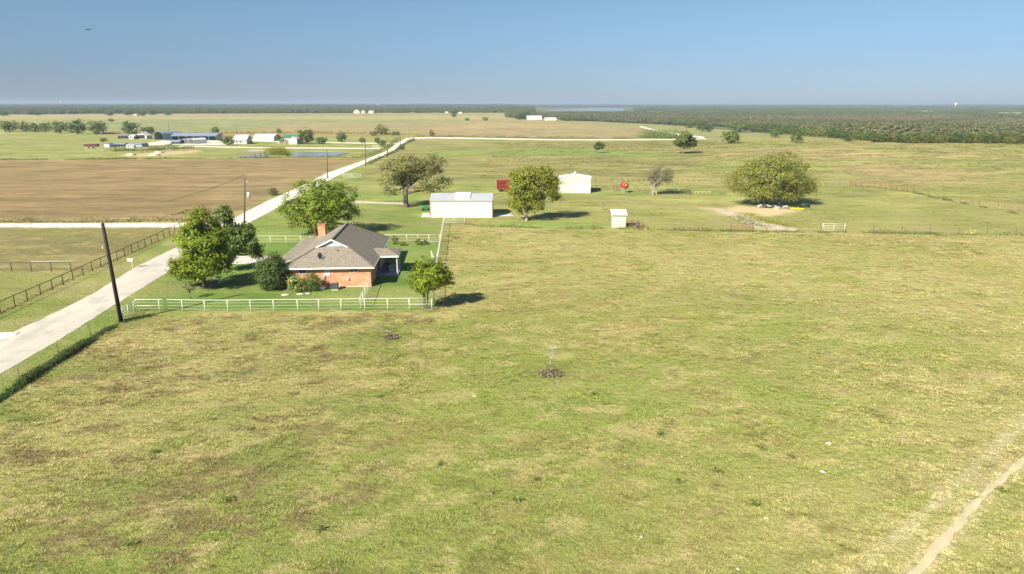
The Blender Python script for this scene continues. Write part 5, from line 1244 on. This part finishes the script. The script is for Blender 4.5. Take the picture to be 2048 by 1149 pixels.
for (u, v, r, lb_) in ((262, 311, 2.2, 'brown dirt mound in the bare farm ground, left'), (310, 311.5, 2.6, 'grey dirt mound in the bare farm ground, middle'), (318, 307, 2.2, 'smaller pale dirt mound behind the middle one')):
    m_ = MB(); ellip(m_, (0, 0, 0), (r, r*.8, .9), 14, 8, .12); o = m_.build('dirt_mound', DIRTM, None, True, G(u, v)); tag(o, lb_, 'dirt mound')

# ------------------------------------------------------------------ very far houses, towers
gabled('far_house', 'white gabled house far off above the fields, left of the tan one', 707, 719, 227, 223, 219.5, 14, WHITE, WHITE, 'y', 0, 'house')
gabled('far_house', 'tan gabled house right next to the far white gabled one', 722, 730, 227, 223.5, 220.5, 14, TANM, TANM, 'y', 0, 'house')
gabled('far_barn', 'far white barn right of the tan gabled house', 737, 747, 227, 224, 222, 14, WHITE, WHITE, 'x', 0, 'barn')
gabled('far_house', 'orange roofed house standing above the far treeline', 752, 759, 213.5, 211, 209, 16, TANM, ORR, 'x', 0, 'house')
gabled('far_barn', 'larger white barn beside the two dark trees on the brown field', 1054, 1071, 240.5, 235.2, 232, 12, WHITE, WROOF, 'x', R(3), 'barn')
gabled('far_barn', 'smaller white barn right of the larger one on the brown field', 1090, 1103, 241.5, 237.8, 235.6, 10, WHITE, WROOF, 'x', R(3), 'barn')
gabled('far_barn', 'tiny white barn below the far left woods', 267.5, 273, 231.5, 229.7, 229, 12, WHITE, WHITE, 'x', 0, 'barn')
gabled('far_barn', 'small pale barn at the far woods edge, left of the rise tree', 890, 896, 226.5, 224.5, 223.5, 12, WHITE, WHITE, 'x', 0, 'barn')
gabled('far_barn', 'small pale barn at the far woods edge, right of the rise tree', 917, 924, 227.5, 225.3, 224.2, 12, WHITE, GREYW, 'x', 0, 'barn')
for k, (u, w) in enumerate(((418, 5), (428, 4), (441, 7), (452, 4), (470, 5), (484, 4), (500, 6), (610, 4))):
    o, *_ = gabled('town_building', 'pale speck of a building in the far-off town on the horizon', u, u+w*.6, 211.6, 209.9, 209.3, 30, WHITE, WHITE, 'x', 0, 'building'); o['group'] = 'far-off town buildings on the horizon'
def wtower(label, u, D, h, r):
    x = XX(u, 206, D); z = Z(x, D); t = thing('water_tower', label, 'water tower', (x, D, z))
    MB().tube([(0, 0, 0), (0, 0, h*.1), (0, 0, h*.5), (0, 0, h*.6)], [r*.7, r*.4, r*.35, r*.5], 14).build('column', WHITE, t, True)
    MB().tube([(0, 0, h*.58), (0, 0, h*.7), (0, 0, h*.9), (0, 0, h)], [r*.5, r, r, r*.35], 16).build('tank', WHITE, t, True)
wtower('white water tower on the horizon at the left', 122.6, 4800, 36, 7.5)
wtower('stout white water tower on the horizon at the right', 1912, 3200, 28, 5.5)

# ------------------------------------------------------------------ pasture details
def sprinkler(label, u, v, s, mist):
    B = G(u, v); t = thing('sprinkler', label, 'sprinkler', B)
    MB().tube([(-.35*s, 0, 0), (-.35*s, 0, .75*s), (.35*s, 0, .75*s), (.38*s, 0, 0)], .025*s, 6).build('frame', BLACKP, t)
    MB().tube([(-.1, 0, 0), (-.1, 0, .8*s)], .02, 6).build('riser', GREYM, t); MB().tube([(-.1, 0, .8*s), (.05, 0, .9*s)], .04, 6).build('nozzle', GREYM, t)
    rg = np.random.default_rng(int(u)); n = 340
    a = rg.uniform(0, 6.28, n); r = rg.random(n)**.6*1.15*s; V3 = np.stack([B.x+np.cos(a)*r, B.y+np.sin(a)*r*.8, 0*a], 1); V3[:, 2] = Zf(V3[:, 0], V3[:, 1])+.05+rg.random(n)*.12
    keep = r > .25*s; V3 = V3[keep]
    V, Fq = leafquads(V3, rg.normal(0, .6, V3.shape)+np.array([0, 0, .6]), .17, rg); o = fast('debris', V, Fq, M('dark_debris', (.17, .125, .085), .95)); tag(o, 'dark brown dug up litter around the '+('near' if u > 900 else 'small')+' sprinkler', 'debris', None, 'stuff')
    # droplets
    n = mist[4]; k = rg.random(n); spread = mist[3]
    P = np.stack([B.x-.1+mist[0]*k+rg.normal(0, spread, n)*k, B.y+mist[1]*k+rg.normal(0, spread, n)*k, B.z+.85*s+mist[2]*np.sin(k*2.2)+rg.normal(0, spread*.5, n)*k], 1); P[:, 2] = np.maximum(P[:, 2], .1)
    V, Fq = leafquads(P, rg.normal(0, 1, P.shape), .022, rg); o = fast('water_spray', V, Fq, MIST); tag(o, 'faint spray of water thrown by the '+('near' if u > 900 else 'small')+' sprinkler', 'water', None, 'stuff')
MIST = M('water_drops', (.75, .80, .82), .15, var=.02)
sprinkler('black framed sprinkler on churned earth in the middle of the pasture', 1101, 749, 1.0, (.5, .6, 1.5, .55, 900))
sprinkler('smaller sprinkler on churned earth below the front fence', 783, 676, .7, (-3.0, 1.2, .35, .3, 700))
for k, (u, v, s) in enumerate(((1657,888,.30),(1283,1075,.16),(1645,945,.26),(1722,932,.14),(1500,955,.13),(1532,1038,.20),(1364,914,.14),(949,793,.22),(945,797,.14),(1476,1139,.14),(1784,1047,.14),(1105,817,.12),(1788,1000,.12),(325,1020,.13),(600,905,.12),(1250,930,.12),(700,860,.12),(1895,960,.16))):
    m_ = MB(); s *= .7; ellip(m_, (0, 0, s*.2), (s, s*.7, s*.35), 8, 5, .2); o = m_.build('stone', STONE, None, False, G(u, v)); o.rotation_euler = (0, 0, k*1.3); tag(o, 'pale limestone fragment lying in the pasture grass', 'stone', 'pale stones scattered in the pasture')
WEEDS = [(985,985),(1035,1003),(1320,870),(1580,915),(1525,898),(1360,965),(455,1000),(260,1090),(1435,945),(640,1060),(880,930),(500,860),(1070,960),(1190,790),(2005,985),(310,905),(1510,1010),(760,795)]
for k, (u, v) in enumerate(WEEDS):
    B = G(u, v); rg = np.random.default_rng(k+900); n = 44; P = rg.normal(0, 1, (n, 3))*np.array([.16, .16, .05])+np.array([0, 0, .12])
    V, Fq = leafquads(P, rg.normal(0, .3, P.shape)+np.array([0, 0, 1.]), .13, rg); o = fast('weed_plant', V, Fq, LM['shrub' if k % 3 else 'weed'], loc=B); tag(o, 'low leafy green weed clump in the open pasture', 'weed', 'leafy weed clumps in the pasture')
# bird
Yb = 55.0; bx, bz = XX(175, 60, Yb), HT(60, Yb)
b_ = MB(); v = [(-.16, 0, 0), (.16, 0, .01), (0, -.05, .03), (0, .05, .03), (0, 0, -.04), (-.30, .06, -.0), (.42, .1, .10), (.24, .09, .06), (-.2, .09, .0)]
b_.tube([(-.17, 0, -.02), (-.1, 0, 0), (0, 0, 0), (.1, 0, 0), (.2, .0, -.01)], [.01, .035, .05, .04, .015], 8)
b_.slab([(-.06, -.02, .03), (.08, -.02, .03), (.12, .28, .06), (.30, .55, .05), (.05, .4, .07)], .012)
b_.slab([(-.06, .02, .03), (-.02, -.3, .09), (.22, -.55, .12), (.16, -.28, .08), (.08, -.0, .03)], .012)
b_.slab([(.16, -.05, 0), (.3, -.07, 0), (.3, .07, 0), (.16, .05, 0)], .01)
o = b_.build('bird', BIRDM, None, False, (bx, Yb, bz)); o.rotation_euler = (0, 0, R(75)); o.scale = (.72, .72, .72); tag(o, 'small dark bird gliding alone in the blue sky', 'bird')

# ------------------------------------------------------------------ haze
bx_ = MB().box(-16900, -16900, -14, 16900, 17100, 46); hz = bx_.build('haze', M('haze_tmp', (1, 1, 1)))
hm = bpy.data.materials.new('air'); hm.use_nodes = True; nt = hm.node_tree; nt.nodes.clear(); oo = N(nt, 'ShaderNodeOutputMaterial'); vo = N(nt, 'ShaderNodeVolumePrincipled')
vo.inputs['Color'].default_value = (.43, .54, .68, 1); vo.inputs['Density'].default_value = 1.6e-4; vo.inputs['Anisotropy'].default_value = 0.0
nt.links.new(vo.outputs[0], oo.inputs['Volume']); hz.data.materials.clear(); hz.data.materials.append(hm); tag(hz, 'thin blue air haze over the distant land', 'haze', None, 'stuff')

# ------------------------------------------------------------------ light, sky, camera
EL, AZ = 37.0, 50.0   # shadows fall towards AZ (from +x to +y)
sd = Vector((-math.cos(R(EL))*math.cos(R(AZ)), -math.cos(R(EL))*math.sin(R(AZ)), math.sin(R(EL))))
sun = bpy.data.lights.new('sun', 'SUN'); sun.energy = 5.0; sun.angle = R(.53); sun.color = (1.0, .94, .83)
so = bpy.data.objects.new('sun', sun); col.objects.link(so); so.rotation_euler = sd.to_track_quat('Z', 'Y').to_euler(); so.location = (0, 0, 60)
w = bpy.data.worlds.new('World'); scn.world = w; w.use_nodes = True; nt = w.node_tree
bg = nt.nodes['Background']; sk = nt.nodes.new('ShaderNodeTexSky'); sk.sky_type = 'NISHITA'; sk.sun_disc = False
sk.sun_elevation = R(EL); sk.sun_rotation = math.atan2(sd.x, sd.y); sk.air_density = 1.0; sk.dust_density = .1; sk.ozone_density = 5.0; sk.altitude = 200
tg = nt.nodes.new('ShaderNodeTexCoord'); sz = nt.nodes.new('ShaderNodeSeparateXYZ'); nt.links.new(tg.outputs['Generated'], sz.inputs[0])
mr_ = nt.nodes.new('ShaderNodeMapRange'); mr_.interpolation_type = 'SMOOTHERSTEP'; mr_.inputs[1].default_value = -.02; mr_.inputs[2].default_value = .16; nt.links.new(sz.outputs[2], mr_.inputs[0])
tint = mixc(nt, mr_.outputs[0], (.43, .50, .72), (.67, .72, .735)); mr2 = nt.nodes.new('ShaderNodeMapRange'); mr2.interpolation_type = 'SMOOTHSTEP'; mr2.inputs[1].default_value = .17; mr2.inputs[2].default_value = .5; nt.links.new(sz.outputs[2], mr2.inputs[0])
tint = mixc(nt, mr2.outputs[0], tint, (1.25, 1.12, .98)); skc = mixc(nt, 1.0, sk.outputs[0], tint, 'MULTIPLY')
nt.links.new(skc, bg.inputs[0]); bg.inputs[1].default_value = .055
cam = bpy.data.cameras.new('camera'); co = bpy.data.objects.new('camera', cam); col.objects.link(co); scn.camera = co
cam.sensor_width = 36; cam.lens = F*36/2048; cam.clip_end = 80000; cam.clip_start = .5
co.location = (0, 0, CH); co.rotation_euler = (R(90)-PIT, 0, 0)
scn.view_settings.view_transform = 'Standard'; scn.view_settings.look = 'None'; scn.view_settings.gamma = 1; scn.view_settings.exposure = 1.20
scn.render.engine = 'CYCLES'
